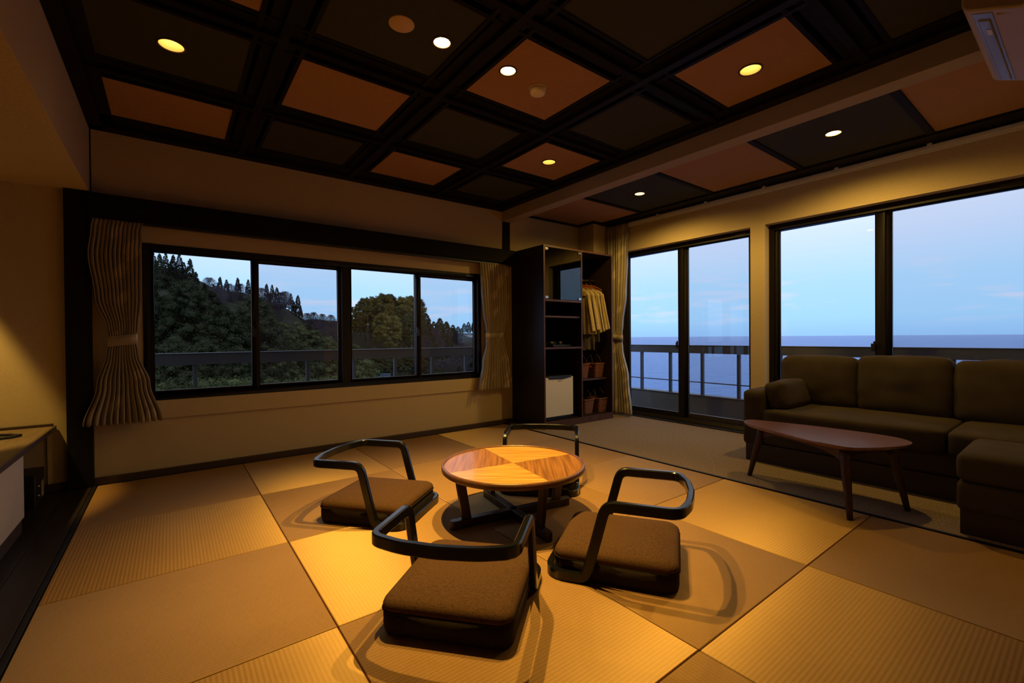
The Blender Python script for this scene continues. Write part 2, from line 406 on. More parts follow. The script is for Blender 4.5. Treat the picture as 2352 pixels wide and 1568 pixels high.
for j, yc in enumerate(YC[:-1]):
    if j == 0: bat(XL, XT, 4.30, YN+0.0, 2.558); bat(XL, XT, 4.15, 4.30, 2.590)
    else:
        bat(XL, XT, yc-0.022, yc+0.022, 2.570)
        bat(XL, XT, yc-0.132, yc-0.106, 2.594); bat(XL, XT, yc+0.106, yc+0.132, 2.594)
        bat(XL, XT, yc-0.080, yc-0.022, 2.602); bat(XL, XT, yc+0.022, yc+0.080, 2.602)
# ceiling over the carpet
ys = [4.40, 3.435, 2.525, 1.675, 0.795, -0.085, -0.97, -2.40]
for j in range(7):
    y1, y0 = ys[j]-0.02, ys[j+1]+0.02
    if j == 0:
        panel('ceiling_panel', M_orange, 3.335, 4.62, y0, y1-0.02, 2.565)
        continue
    panel('ceiling_panel', M_orange if j % 2 == 0 else M_green, 3.335, 4.62, y0, y1, 2.565, holes_in(3.34, 4.6, y0, y1))
for y in ys[1:-1]: bat(3.335, 4.62, y-0.024, y+0.024, 2.553)
bat(3.335, 4.50, 4.34, 4.40, 2.553); bat(4.44, 4.505, 4.06, 4.40, 2.550); bat(4.44, 4.82, 4.06, 4.12, 2.550)
bat(4.60, 4.815, YS_, 4.12, 2.545)

# ------------------------------------------------------------------ windows
def mapper(axis, plane):
    """returns a box-maker in window coordinates: u along the wall, d out of the room, z up"""
    def f(mb, u0, u1, d0, d1, z0, z1):
        if axis == 'Y': mb.box(u0, u1, plane+d0, plane+d1, z0, z1)
        else: mb.box(plane+d0, plane+d1, u0, u1, z0, z1)
        return mb
    return f
def sash(B, par, u0, u1, d, z0, z1, w, wz0, wz1, m, name='sash_frame', wa=None, wb=None):
    wa = wa or w; wb = wb or w
    fr = MB(); B(fr, u0, u0+wa, d, d+0.028, z0, z1); B(fr, u1-wb, u1, d, d+0.028, z0, z1)
    B(fr, u0+wa, u1-wb, d, d+0.028, z0, z0+wz0); B(fr, u0+wa, u1-wb, d, d+0.028, z1-wz1, z1)
    o = fr.build(name, m, par, bevel=0.0015)
    g = MB(); B(g, u0+wa-0.004, u1-wb+0.004, d+0.011, d+0.016, z0+wz0-0.004, z1-wz1+0.004); g.build('pane', M_glass, o)
    return o
def crescent(B, par, u, d, z):
    k = MB(); B(k, u-0.013, u+0.013, d-0.012, d, z-0.035, z+0.035); k.build('latch_plate', M_blackmatt, par, bevel=0.003)
    k = MB(); B(k, u-0.022, u-0.008, d-0.03, d-0.010, z-0.005, z+0.055); k.build('latch_lever', M_blackmatt, par, bevel=0.004)
# window_1: the long forest window, two pairs of sliding sashes in one frame
w1 = empty('window_1', (0,0,0)); w1['kind'] = 'structure'
B = mapper('Y', YW)
f = MB()
B(f, -0.165, 2.885, -0.006, 0.115, 1.728, 1.778); B(f, -0.165, 2.885, -0.006, 0.115, 0.575, 0.622)
B(f, -0.165, -0.125, -0.006, 0.115, 0.622, 1.728); B(f, 2.845, 2.885, -0.006, 0.115, 0.622, 1.728); B(f, 1.305, 1.375, -0.006, 0.115, 0.622, 1.728)
f.build('window_frame', M_frame, w1, bevel=0.002)
for (a, b, c) in ((-0.125, 0.56, 1.305), (1.375, 2.085, 2.845)):
    s1 = sash(B, w1, a, b+0.046, 0.012, 0.622, 1.728, 0.026, 0.028, 0.012, M_frame, wb=0.052)
    s2 = sash(B, w1, b-0.004, c, 0.045, 0.622, 1.728, 0.026, 0.028, 0.012, M_frame2, wa=0.060)
    crescent(B, w1, b+0.012, 0.010, 1.10)
    g = MB(); B(g, b, c, 0.083, 0.084, 0.63, 1.72); g.build('insect_screen', M_screen, w1)
    g = MB(); B(g, b, b+0.018, 0.078, 0.09, 0.63, 1.72); B(g, c-0.018, c, 0.078, 0.09, 0.63, 1.72); B(g, b, c, 0.078, 0.09, 0.63, 0.648); B(g, b, c, 0.078, 0.09, 1.702, 1.72); g.build('screen_frame', M_frame, w1)
for u in (1.21, 2.73):
    k = MB(); B(k, u-0.05, u+0.05, -0.012, -0.005, 1.742, 1.755); k.build('frame_label', M_frame2, w1)
# window_2 / window_3: sliding doors to the balcony over the sea
def sea_window(name, y0, y1, ym, zb):
    w = empty(name, (0,0,0)); w['kind'] = 'structure'
    B = mapper('X', XG)
    f = MB()
    B(f, y0, y1, -0.02, 0.10, 2.112, 2.172); B(f, y0, y1, -0.02, 0.10, zb-0.03, zb+0.03)
    B(f, y0, y0+0.045, -0.02, 0.10, zb+0.03, 2.112); B(f, y1-0.045, y1, -0.02, 0.10, zb+0.03, 2.112)
    f.build('window_frame', M_frame, w, bevel=0.002)
    a, b = y0+0.045, y1-0.045
    # the near half slides outside with the screen, the far half inside
    sash(B, w, ym-0.055, b, 0.002, zb+0.03, 2.112, 0.050, 0.055, 0.006, M_frame, wa=0.068)
    s2 = sash(B, w, a, ym+0.008, 0.040, zb+0.03, 2.112, 0.040, 0.055, 0.006, M_frame2, wb=0.104)
    crescent(B, w, ym+0.028, 0.0, 0.93)
    g = MB(); B(g, a, ym, 0.082, 0.083, zb+0.03, 2.112); g.build('insect_screen', M_screen, w)
    g = MB(); B(g, a, a+0.02, 0.076, 0.09, zb+0.03, 2.112); B(g, ym-0.02, ym, 0.076, 0.09, zb+0.03, 2.112); g.build('screen_frame', M_frame, w)
    k = MB(); B(k, y0+0.09, y0+0.20, -0.026, -0.019, 2.13, 2.143); k.build('frame_label', M_frame2, w)
    return w
sea_window('window_2', 2.232, 3.97, 3.13, 0.03)
sea_window('window_3', 0.27, 2.087, 1.205, 0.03)
box('trim_8', M_frame, XS, XG+0.12, 2.232, 3.97, -0.045, 0.012, kind='structure', bevel=0.002)
box('trim_9', M_frame, XS, XG+0.12, 0.27, 2.087, -0.045, 0.012, kind='structure', bevel=0.002)
# curtain rail along the sea wall
cr_ = empty('curtain_rail', (4.775, 2.1, 2.53)); tag(cr_, 'cream double curtain rail running above the sea windows', 'curtain rail')
mb = MB().box(-0.012, 0.012, -2.0, 2.0, -0.034, -0.004).build('front_track', M_white, cr_, bevel=0.003)
mb = MB().box(0.016, 0.036, -2.0, 2.0, -0.050, -0.016).build('rear_track', M_white, cr_, bevel=0.003)
for k in range(7): MB().box(-0.012, 0.04, -1.9+k*0.62, -1.87+k*0.62, -0.006, 0.012).build('bracket', M_white, cr_)

# ------------------------------------------------------------------ downlights
M_reflect = simple('lamp_reflector_cone', (0.85, 0.72, 0.40), 0.35, 0.5)
M_lampbulb = {}
for kind, st in (('soft', 9.0), ('spot', 90.0), ('mid', 60.0)):
    M_lampbulb[kind] = simple('lamp_glass_'+kind, (1, 0.9, 0.7), 0.5, 0.2, emit=(1.0, 0.66, 0.22), estr=st)
M_ring = simple('lamp_trim_brown', (0.10, 0.06, 0.04), 0.5, 0.4)
LABL = {
 0: 'recessed round downlight in the dark panel nearest the left corner, glowing softly',
 1: 'bright downlight beside the round speaker in the dark ceiling panel',
 2: 'bright downlight beside the smoke detector in the orange ceiling panel',
 3: 'downlight centred in the orange panel at the upper right of the main ceiling',
 4: 'small far downlight in the orange panel over the back chair',
 5: 'downlight in the dark panel of the side ceiling near the wardrobe',
 6: 'downlight in the dark panel of the side ceiling above the sofa'}
POW = {'soft': 6, 'spot': 340, 'mid': 58}
for i, (lx, ly, kind) in enumerate(LAMPS):
    z = ZP if lx < 3.2 else 2.565
    RL = RLK[kind]; q_ = RL/0.062
    t = empty('downlight', (lx, ly, z)); tag(t, LABL[i], 'downlight', 'recessed ceiling downlights')
    MB().lathe([(RL+0.006, 0.0), (RL+0.006, -0.004), (RL-0.003, -0.005), (RL-0.005, 0.0)], n=32, close=True).build('trim_ring', M_ring, t, smooth=True)
    rf_ = MB().lathe([(RL-0.003, 0.0), (0.046*q_, 0.045), (0.043*q_, 0.058)], n=32, close=False).build('reflector', M_reflect, t, smooth=True)
    me = rf_.data
    bm = bmesh.new(); bm.from_mesh(me)      # open the cone at the bottom and top
    for fc in [q for q in bm.faces if len(q.verts) > 4]: bm.faces.remove(fc)
    bm.to_mesh(me); bm.free()
    MB().lathe([(r_*q_, z_) for r_, z_ in ([(0.0, 0.050), (0.028, 0.0505), (0.043, 0.056)] if kind == 'soft' else [(0.0, -0.002), (0.02, 0.000), (0.038, 0.010), (0.045, 0.030), (0.043, 0.056)] if kind == 'spot' else [(0.0, 0.018), (0.02, 0.020), (0.038, 0.028), (0.043, 0.056)])], n=24).build('bulb', M_lampbulb[kind], t, smooth=True)
    ld = bpy.data.lights.new('downlight_lamp', 'SPOT'); ld.energy = POW[kind]; ld.color = LAMP
    ld.shadow_soft_size = 0.012 if kind == 'spot' else 0.035
    ld.spot_size = math.radians({'soft': 92, 'spot': 80, 'mid': 166}[kind]); ld.spot_blend = {'soft': 1.0, 'spot': 1.0, 'mid': 0.5}[kind]
    lo = bpy.data.objects.new('downlight_lamp', ld); C.objects.link(lo); lo.parent = t; lo.location = (0, 0, -0.010)
# the alcove's own downlight, just out of view on the left
ld = bpy.data.lights.new('alcove_lamp', 'SPOT'); ld.energy = 150; ld.color = LAMP; ld.shadow_soft_size = 0.03; ld.spot_size = math.radians(52); ld.spot_blend = 0.35
t = empty('downlight', (-1.22, 4.12, 2.10)); tag(t, 'round downlight in the low alcove soffit, beyond the left edge', 'downlight')
MB().lathe([(0.055, 0.0), (0.055, -0.004), (0.044, -0.004)], n=28).build('trim_ring', M_ring, t, smooth=True)
MB().lathe([(0.0, 0.001), (0.03, -0.002), (0.043, -0.003)], n=24).build('bulb', simple('alcove_lamp_glass', (1, 0.9, 0.7), 0.5, emit=(1.0, 0.66, 0.22), estr=70), t, smooth=True)
lo = bpy.data.objects.new('alcove_lamp', ld); C.objects.link(lo); lo.parent = t; lo.location = (0, 0, -0.02)

# ceiling speaker and smoke detector
t = empty('ceiling_speaker', (0.930, 2.113, ZP)); tag(t, 'flat round tan ceiling speaker beside the left bright downlight', 'speaker')
MB().lathe([(0.0, -0.004), (0.060, -0.004), (0.063, -0.001), (0.063, 0.0)], n=40).build('grille', simple('speaker_tan', (0.68, 0.46, 0.28), 0.7, 0.2, bmp=0.3, bscale=400), t, smooth=True)
t = empty('smoke_detector', (1.846, 2.148, ZP)); tag(t, 'round cream smoke detector on the orange ceiling panel', 'smoke detector')
Mdet = simple('detector_cream', (0.80, 0.70, 0.48), 0.45, 0.4)
MB().lathe([(0.0, -0.006), (0.052, -0.006), (0.055, 0.0)], n=32).build('base_plate', Mdet, t, smooth=True)
MB().lathe([(0.0, -0.042), (0.034, -0.042), (0.046, -0.036), (0.050, -0.014), (0.050, -0.006)], n=32).build('sensor_head', Mdet, t, smooth=True)
MB().lathe([(0.0, -0.003), (0.004, -0.003), (0.004, 0.0)], (-0.012, -0.045, -0.014), n=10).build('indicator', M_blackmatt, t)

# ------------------------------------------------------------------ floor chairs (zaisu)
def arc_path(pts):
    """closed polyline through pts=[(Vector, radius)], corners rounded"""
    out = []; n = len(pts)
    for i in range(n):
        p, r = pts[i]; a = pts[i-1][0]; b = pts[(i+1) % n][0]
        if r <= 0: out.append(p.copy()); continue
        da = (a-p); db = (b-p); u = da.normalized(); v = db.normalized()
        ang = u.angle(v); tl = min(r/math.tan(ang/2), da.length*0.49, db.length*0.49)
        s0 = p+u*tl; s1 = p+v*tl
        m = 7
        for k in range(m+1):
            q = k/m
            out.append((s0*(1-q)**2 + p*2*q*(1-q)*1.0 + s1*q*q))
    return out
def sweep(path, wl, wv, lo, hi, bev=0.005):
    """rectangular bar along path[lo:hi]; lateral axis is the outward plan normal"""
    n = len(path); vs = []; fs = []; idx = list(range(lo, hi+1)); m = 0
    prevn = None
    for i in idx:
        p = path[i % n]; t = (path[(i+1) % n] - path[(i-1) % n]).normalized()
        tp = Vector((t.x, t.y, 0))
        if tp.length < 1e-3: nn = prevn
        else:
            tp.normalize(); nn = Vector((tp.y, -tp.x, 0))
            if prevn is not None and nn.dot(prevn) < 0: nn = -nn
        prevn = nn
        b = t.cross(nn).normalized()
        h, w = wl/2, wv/2
        ring = [(h, w-bev), (h-bev, w), (-h+bev, w), (-h, w-bev), (-h, -w+bev), (-h+bev, -w), (h-bev, -w), (h, -w+bev)]
        for a_, c_ in ring: vs.append(p + nn*a_ + b*c_)
    k = len(idx)
    for i in range(k-1):
        for j in range(8): fs.append((i*8+j, i*8+(j+1) % 8, (i+1)*8+(j+1) % 8, (i+1)*8+j))
    fs.append(tuple(range(7,-1,-1))); fs.append(tuple((k-1)*8+j for j in range(8)))
    return MB().add(vs, fs)
def rounded_rect(hx, hy, r, n=6, bulge=0.0):
    pts = []
    for cx, cy, a0 in ((hx-r, hy-r, 0), (-hx+r, hy-r, PI/2), (-hx+r, -hy+r, PI), (hx-r, -hy+r, 1.5*PI)):
        for k in range(n+1):
            a = a0+PI/2*k/n; pts.append((cx+r*math.cos(a), cy+r*math.sin(a)))
    if bulge:
        pts = [(x*(1+bulge*(1-(y/hy)**2)), y*(1+bulge*(1-(x/hx)**2))) for x, y in pts]
    return pts
def pad(mb, outline, prof, cx=0, cy=0):
    """soft block: outline scaled through the (inset, z) profile, filled with centre fans"""
    n = len(outline); vs = []; fs = []
    R0 = max(max(abs(x), abs(y)) for x, y in outline)
    for ins, z in prof:
        k = (R0-ins)/R0
        for x, y in outline: vs.append((cx+x*k, cy+y*k, z))
    for i in range(len(prof)-1):
        for j in range(n): fs.append((i*n+j, i*n+(j+1) % n, (i+1)*n+(j+1) % n, (i+1)*n+j))
    fs.append(tuple(range(n-1,-1,-1))); fs.append(tuple((len(prof)-1)*n+j for j in range(n)))
    return mb.add(vs, fs)
def fleck(name, col, amt=0.5, sc=1.0):
    m, t, b, o = newmat(name)
    f = noise_tex(t, coords(t, (160*sc, 420*sc, 200*sc)), 1.0, 4, 0.7); g = noise_tex(t, coords(t, (700, 700, 700)), 1.0, 2)
    t.links.new(ramp(t, f, [(0.30, tuple(c*(1-amt) for c in col)), (0.5, col), (0.72, tuple(c*1.35 for c in col))]), b.inputs['Base Color'])
    b.inputs['Roughness'].default_value = 0.9; b.inputs['Specular IOR Level'].default_value = 0.15
    bump(t, b, g, 0.5, 0.0015); return m
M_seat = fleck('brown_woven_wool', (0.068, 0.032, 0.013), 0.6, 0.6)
M_seatside = fleck('brown_woven_side_shaded', (0.022, 0.014, 0.010), 0.35, 0.7)  # darker side cloth, with the shade of faces turned from the lamps painted in
def make_chair():
    t = empty('floor_chair')
    zb, zt = 0.0215, 0.340
    half = [((0.255, 0.277), 0.085, zb), ((0.255, 0.105), 0.05, zb), ((0.255, 0.020), 0.055, zt), ((0.257, -0.268), 0.060, zt)]
    pts = []
    for (x, y), r, z in half: pts.append((Vector((x, y, z)), r))
    # curved back rest
    for k, xx in enumerate((0.14, 0.0, -0.14)):
        pts.append((Vector((xx, -0.318 + 0.012*abs(xx)/0.14, zt)), 0.30))
    for (x, y), r, z in reversed(half): pts.append((Vector((-x, y, z)), r))
    path = arc_path(pts)
    # resample long straight runs lightly is not needed; find indexes for parts
    n = len(path)
    # each control point gave 8 samples: 0 fr corner,1 bend,2 top bend,3 back corner,4-6 back,7 corner,8 top bend,9 bend,10 front corner
    o1 = sweep(path, 0.028, 0.044, 8, 16+4, 0.005).build('post', M_black, t, fix=False)
    o2 = sweep(path, 0.028, 0.044, 16+4, 64+3, 0.005).build('back_rail', M_black, t, fix=False)
    o3 = sweep(path, 0.028, 0.044, 64+3, 72+7, 0.005).build('post', M_black, t, fix=False)
    o4 = sweep(path, 0.028, 0.044, 72+7, n+8, 0.005).build('base_rail', M_black, t, fix=False)
    for o in (o1, o2, o3, o4):
        me = o.data
        for p in me.polygons: p.use_smooth = len(p.vertices) == 4
        nr_ = len(me.vertices)//8
        for e_ in me.edges:          # keep the long arrises crisp, the bends smooth
            a_, b_ = e_.vertices
            if abs((me.vertices[a_].index % 8) - (me.vertices[b_].index % 8)) == 0 or len(me.vertices) % 8: e_.use_edge_sharp = True
    ol = rounded_rect(0.238, 0.258, 0.050, 7, 0.03)
    ol2 = [(x, y-0.006) for x, y in ol]
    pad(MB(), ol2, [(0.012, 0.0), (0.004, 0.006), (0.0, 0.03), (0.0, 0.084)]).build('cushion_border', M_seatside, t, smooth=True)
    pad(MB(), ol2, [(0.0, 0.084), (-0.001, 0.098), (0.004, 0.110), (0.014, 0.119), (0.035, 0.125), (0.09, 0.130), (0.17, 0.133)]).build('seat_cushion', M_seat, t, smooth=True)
    ring = [(x*1.006, y*1.006, 0.0845) for x, y in ol2]; ring.append(ring[0])
    MB().tube(ring, 0.0028, 5, cap=False).build('piping', M_seatside, [c for c in t.children if c.name.startswith('seat_cushion')][0], smooth=True)
    return t
ch0 = make_chair()
CH = [((0.925, 1.530), 40.8, 'black framed floor chair nearest the camera, its back turned to us'),
      ((1.655, 1.370), 122.6, 'black framed floor chair right of the round table, seen from its side'),
      ((1.005, 2.650), -50.3, 'black framed floor chair left of the round table, nearest the forest window'),
      ((2.105, 2.440), 225.0, 'black framed floor chair behind the round table, mostly hidden by it')]
for i, ((x, y), deg, lab) in enumerate(CH):
    c = ch0 if i == 0 else copy_tree(ch0)
    c.location = (x, y, 0.0); c.rotation_euler = (0, 0, math.radians(deg-90))
    tag(c, lab, 'floor chair', 'legless floor chairs round the table')

# ------------------------------------------------------------------ round low table
TX, TY = 1.583, 2.083; TA = math.radians(-9.0)
tb = empty('round_low_table', (TX, TY, 0), TA); tag(tb, 'round low wooden table with a four-part veneer top and crossed feet', 'table')
M_vlight = wood('veneer_sheen_bright', (0.27, 0.11, 0.024), (0.66, 0.35, 0.09), 0.33, (0.9, 26, 10), rot=math.radians(-28), coat=0.25)  # this and the next: one veneer, its grain-direction sheen painted as two tones
M_vdark = wood('veneer_sheen_dim', (0.13, 0.05, 0.017), (0.33, 0.145, 0.05), 0.33, (0.9, 22, 10), rot=math.radians(62), coat=0.25)
M_rim = wood('walnut_rim', (0.08, 0.032, 0.017), (0.15, 0.062, 0.032), 0.35, (8, 8, 20), coat=0.2)
M_tleg = wood('dark_walnut_legs', (0.022, 0.011, 0.008), (0.045, 0.022, 0.014), 0.4, (20, 20, 2))
RT = 0.413; zt = 0.318
for q in range(4):
    n = 14; pts = [(0, 0)]+[((RT-0.012)*math.cos(PI/2*q+PI/2*k/n), (RT-0.012)*math.sin(PI/2*q+PI/2*k/n)) for k in range(n+1)]
    MB().prism(pts, zt-0.020, zt-0.009).build('top_inlay', M_vlight if q % 2 == 0 else M_vdark, tb)
MB().lathe([(RT-0.016, zt-0.010), (RT-0.013, zt-0.001), (RT-0.007, zt), (RT, zt-0.004), (RT+0.001, zt-0.030), (RT-0.006, zt-0.036), (RT-0.016, zt-0.036)], n=96, close=True).build('rim', M_rim, tb, smooth=True)
MB().lathe([(0, zt-0.036), (RT-0.012, zt-0.036), (RT-0.012, zt-0.0205), (0, zt-0.0205)], n=72).build('underside', M_tleg, tb)
def bar(a0, a1, ang, w, z0, z1):
    mb = MB(); e = 0.02
    pts = [(a0+e, -w/2), (a1-e, -w/2), (a1-e*0.3, -w/2+e*0.3), (a1, -w/2+e), (a1, w/2-e), (a1-e*0.3, w/2-e*0.3), (a1-e, w/2), (a0+e, w/2), (a0+e*0.3, w/2-e*0.3), (a0, w/2-e), (a0, -w/2+e), (a0+e*0.3, -w/2+e*0.3)]
    c, s = math.cos(ang), math.sin(ang)
    return mb.prism([(x*c-y*s, x*s+y*c) for x, y in pts], z0, z1)
bar(-0.392, 0.392, 0.0, 0.046, 0.0, 0.047).build('cross_foot', M_tleg, tb, bevel=0.003)
bar(-0.392, 0.392, PI/2, 0.046, 0.0, 0.047).build('cross_foot', M_tleg, tb, bevel=0.003)
for q in range(4):
    c, s = math.cos(q*PI/2), math.sin(q*PI/2)
    vs = []
    for z, rr in ((0.047, 0.296), (zt-0.036, 0.335)):
        for dx, dy in ((-0.026, -0.014), (0.026, -0.014), (0.026, 0.014), (-0.026, 0.014)):
            x, y = rr+dx, dy; vs.append((x*c-y*s, x*s+y*c, z))
    MB().add(vs, [(3,2,1,0),(4,5,6,7),(0,1,5,4),(1,2,6,5),(2,3,7,6),(3,0,4,7)]).build('leg', M_tleg, tb, bevel=0.003)

# ------------------------------------------------------------------ coffee table by the sofa
ct = empty('coffee_table', (3.36, 1.05, 0)); tag(ct, 'reddish brown coffee table with a rounded triangular top and three tapered legs', 'coffee table')
M_red = wood('rosewood_top', (0.14, 0.058, 0.045), (0.24, 0.105, 0.08), 0.30, (14, 1.2, 10), coat=0.8)
M_redleg = wood('rosewood_leg', (0.030, 0.012, 0.010), (0.058, 0.024, 0.019), 0.4, (20, 20, 2))
oc = [(3.441,1.646),(3.50,1.655),(3.551,1.617),(3.598,1.384),(3.625,1.209),(3.635,0.964),(3.617,0.81),(3.574,0.731),(3.493,0.676),(3.378,0.691),(3.228,0.755),(3.12,0.825),(3.075,0.875),(3.068,0.925),(3.113,1.116),(3.201,1.319),(3.306,1.526),(3.37,1.61)]
def smooth_closed(pts, it=2):
    for _ in range(it):
        q = []
        for i in range(len(pts)):
            a = pts[i]; b = pts[(i+1) % len(pts)]
            q.append((a[0]*.75+b[0]*.25, a[1]*.75+b[1]*.25)); q.append((a[0]*.25+b[0]*.75, a[1]*.25+b[1]*.75))
        pts = q
    return pts
oc = smooth_closed([(x-3.36, y-1.05) for x, y in oc])[::-1]
mb = MB(); pad(mb, oc, [(0.030, 0.378), (0.006, 0.390), (0.0, 0.396), (0.002, 0.400)]); mb.build('tabletop', M_red, ct, bevel=0)
A, Bq, Cq = Vector((0.085, 0.46, 0)), Vector((-0.225, -0.13, 0)), Vector((0.115, -0.265, 0))
feet = [(Vector((3.422-3.36, 1.596-1.05, 0)), A), (Vector((3.032-3.36, 0.862-1.05, 0)), Bq), (Vector((3.454-3.36, 0.699-1.05, 0)), Cq)]
for ft, tp in feet:
    p0 = ft; p1 = Vector((tp.x, tp.y, 0.378))
    path = [p0.lerp(p1, k/6) for k in range(7)]
    MB().tube(path, [0.015, 0.017, 0.020, 0.023, 0.025, 0.026, 0.026], 14).build('leg', M_redleg, ct, smooth=True)
def apron(a, b, h0=0.040):
    a = Vector((a.x, a.y, 0)); b = Vector((b.x, b.y, 0)); d = (b-a).normalized(); nrm = Vector((-d.y, d.x, 0))*0.011
    vs = []; fs = []; n = 10
    for k in range(n+1):
        q = k/n; p = a.lerp(b, q); dz = h0+0.045*(2*q-1)**4
        for sgn in (-1, 1):
            vs.append((p.x+nrm.x*sgn, p.y+nrm.y*sgn, 0.380)); vs.append((p.x+nrm.x*sgn, p.y+nrm.y*sgn, 0.380-dz))
    for k in range(n):
        i = k*4; fs += [(i, i+4, i+5, i+1), (i+2, i+3, i+7, i+6), (i, i+2, i+6, i+4), (i+1, i+5, i+7, i+3)]
    fs += [(0,1,3,2), (4*n, 4*n+2, 4*n+3, 4*n+1)]
    return MB().add(vs, fs)
for a, b in ((A, Bq), (Bq, Cq), (Cq, A)): apron(a, b).build('apron', M_redleg, ct, bevel=0.002)

# ------------------------------------------------------------------ sofa
M_suede = simple('olive_brown_suede', (0.054, 0.041, 0.028), 0.95, 0.1, var=0.18, scale=5, bmp=0.35, bscale=220, sheen=0.06)
M_plinth = simple('sofa_plinth', (0.035, 0.018, 0.014), 0.5, 0.4)
def soft(name, m, x0, x1, y0, y1, z0, z1, parent, r=0.05, puff=0.02, tilt=0.0, sub=2, seed=0, wr=0.004):
    """upholstered cushion: a gridded box, rounded and puffed, with slight creases"""
    bm = bmesh.new()
    bmesh.ops.create_cube(bm, size=2.0)
    bmesh.ops.subdivide_edges(bm, edges=bm.edges, cuts=13, use_grid_fill=True)
    cx, cy, cz = (x0+x1)/2, (y0+y1)/2, (z0+z1)/2; hx, hy, hz = (x1-x0)/2, (y1-y0)/2, (z1-z0)/2
    rr = min(r, hx*0.95, hy*0.95, hz*0.95)
    for v in bm.verts:
        p = Vector((v.co.x*hx, v.co.y*hy, v.co.z*hz))
        c = Vector((max(-hx+rr, min(hx-rr, p.x)), max(-hy+rr, min(hy-rr, p.y)), max(-hz+rr, min(hz-rr, p.z))))
        d = p-c
        if d.length > 1e-6: p = c+d.normalized()*rr
        fx, fy, fz = 1-(p.x/hx)**2, 1-(p.y/hy)**2, 1-(p.z/hz)**2
        fx, fy, fz = max(0,fx), max(0,fy), max(0,fz)
        q = Vector((p.x+math.copysign(puff*fy*fz, p.x)*(abs(p.x)/hx)**2, p.y+math.copysign(puff*fx*fz*0.3, p.y)*(abs(p.y)/hy)**2, p.z+math.copysign(puff*fx*fy*0.7, p.z)*(abs(p.z)/hz)**2))
        nz = noise.noise(Vector((q.x*6+seed*3.1, q.y*7, q.z*9+seed))) + 0.5*noise.noise(Vector((q.x*14+seed, q.y*12, q.z*18)))
        q += q.normalized()*wr*nz
        v.co = q
    me = bpy.data.meshes.new(name); bm.to_mesh(me); bm.free(); me.materials.append(m)
    for p in me.polygons: p.use_smooth = True
    o = bpy.data.objects.new(name, me); C.objects.link(o); o.parent = parent
    o.location = (cx, cy, cz); o.rotation_euler = (0, tilt, 0)
    return o
so = empty('sofa', (4.33, 0.9, 0)); tag(so, 'long olive brown suede sofa with three back cushions under the sea window', 'sofa')
def sl(*a): return (a[0]-4.33, a[1]-4.33, a[2]-0.9, a[3]-0.9, a[4], a[5])
soft('arm', M_suede, *sl(3.86, 4.72, 1.695, 1.86, 0.13, 0.585), so, 0.035, 0.01, seed=1)
soft('seat_base', M_suede, *sl(3.87, 4.70, 0.08, 1.70, 0.14, 0.30), so, 0.03, 0.005, seed=2)
soft('seat_cushion', M_suede, *sl(3.84, 4.62, 0.60, 1.70, 0.275, 0.440), so, 0.032, 0.012, seed=3)
soft('seat_cushion', M_suede, *sl(3.84, 4.62, 0.07, 0.595, 0.275, 0.435), so, 0.032, 0.012, seed=4)
soft('backrest', M_suede, *sl(4.60, 4.78, 0.07, 1.84, 0.13, 0.70), so, 0.04, 0.0, seed=5)
soft('back_cushion', M_suede, *sl(4.44, 4.66, 1.225, 1.80, 0.405, 0.845), so, 0.055, 0.030, 0.13, seed=6, wr=0.010)
soft('back_cushion', M_suede, *sl(4.44, 4.66, 0.655, 1.222, 0.405, 0.860), so, 0.055, 0.030, 0.13, seed=7, wr=0.012)
soft('back_cushion', M_suede, *sl(4.44, 4.66, 0.085, 0.650, 0.405, 0.840), so, 0.055, 0.030, 0.13, seed=8, wr=0.010)
b_ = soft('arm_bolster', M_suede, *sl(3.935, 4.42, 1.545, 1.705, 0.425, 0.655), so, 0.045, 0.022, seed=9, wr=0.008); b_.rotation_euler = (math.radians(-14), 0, 0)
box('plinth', M_plinth, 3.86-4.33, 4.70-4.33, 0.09-0.9, 1.83-0.9, 0.001, 0.145, so, 0.004)
ot = empty('ottoman', (3.60, 0.265, 0)); tag(ot, 'olive brown suede ottoman in front of the sofa at the right edge', 'ottoman')
soft('top_cushion', M_suede, -0.345, 0.225, -0.20, 0.205, 0.275, 0.425, ot, 0.035, 0.012, seed=11)
soft('body', M_suede, -0.345, 0.225, -0.20, 0.205, 0.125, 0.278, ot, 0.03, 0.004, seed=12)
box('plinth', M_plinth, -0.32, 0.215, -0.19, 0.19, 0.001, 0.135, ot, 0.004)

# ------------------------------------------------------------------ wardrobe cabinet with shelves
M_cab = wood('dark_red_brown_veneer', (0.011, 0.006, 0.0055), (0.022, 0.011, 0.0095), 0.45, (16, 16, 1.5))
M_edge = wood('red_brown_edge_band', (0.055, 0.024, 0.020), (0.085, 0.040, 0.032), 0.42, (12, 12, 1.5))
CX0, CX1, CYF, CYB = 3.335, 4.50, 3.80, 4.395
cb = empty('wardrobe_cabinet', ((CX0+CX1)/2, (CYF+CYB)/2, 0)); tag(cb, 'tall dark brown open wardrobe cabinet with glass doors in the far corner', 'cabinet')
OX, OY = (CX0+CX1)/2, (CYF+CYB)/2
def cbx(name, x0, x1, y0, y1, z0, z1, m=M_cab, band=True):
    o = box(name, m, x0-OX, x1-OX, y0-OY, y1-OY, z0, z1, cb, 0.0012)
    if band: box('edge_band', M_edge, x0-OX, x1-OX, y0-OY-0.0016, y0-OY, z0, z1, o)
    return o
cbx('side_panel', CX0, CX0+0.020, CYF, CYB, 0.0, 2.082)
cbx('side_panel', CX1-0.020, CX1, CYF, CYB, 0.0, 2.082)
cbx('divider', 3.932, 3.952, CYF, CYB-0.01, 0.075, 2.062)
cbx('top_panel', CX0+0.02, CX1-0.02, CYF, CYB, 2.062, 2.082)
cbx('back_panel', CX0+0.02, CX1-0.02, CYB-0.012, CYB, 0.075, 2.062, band=False)
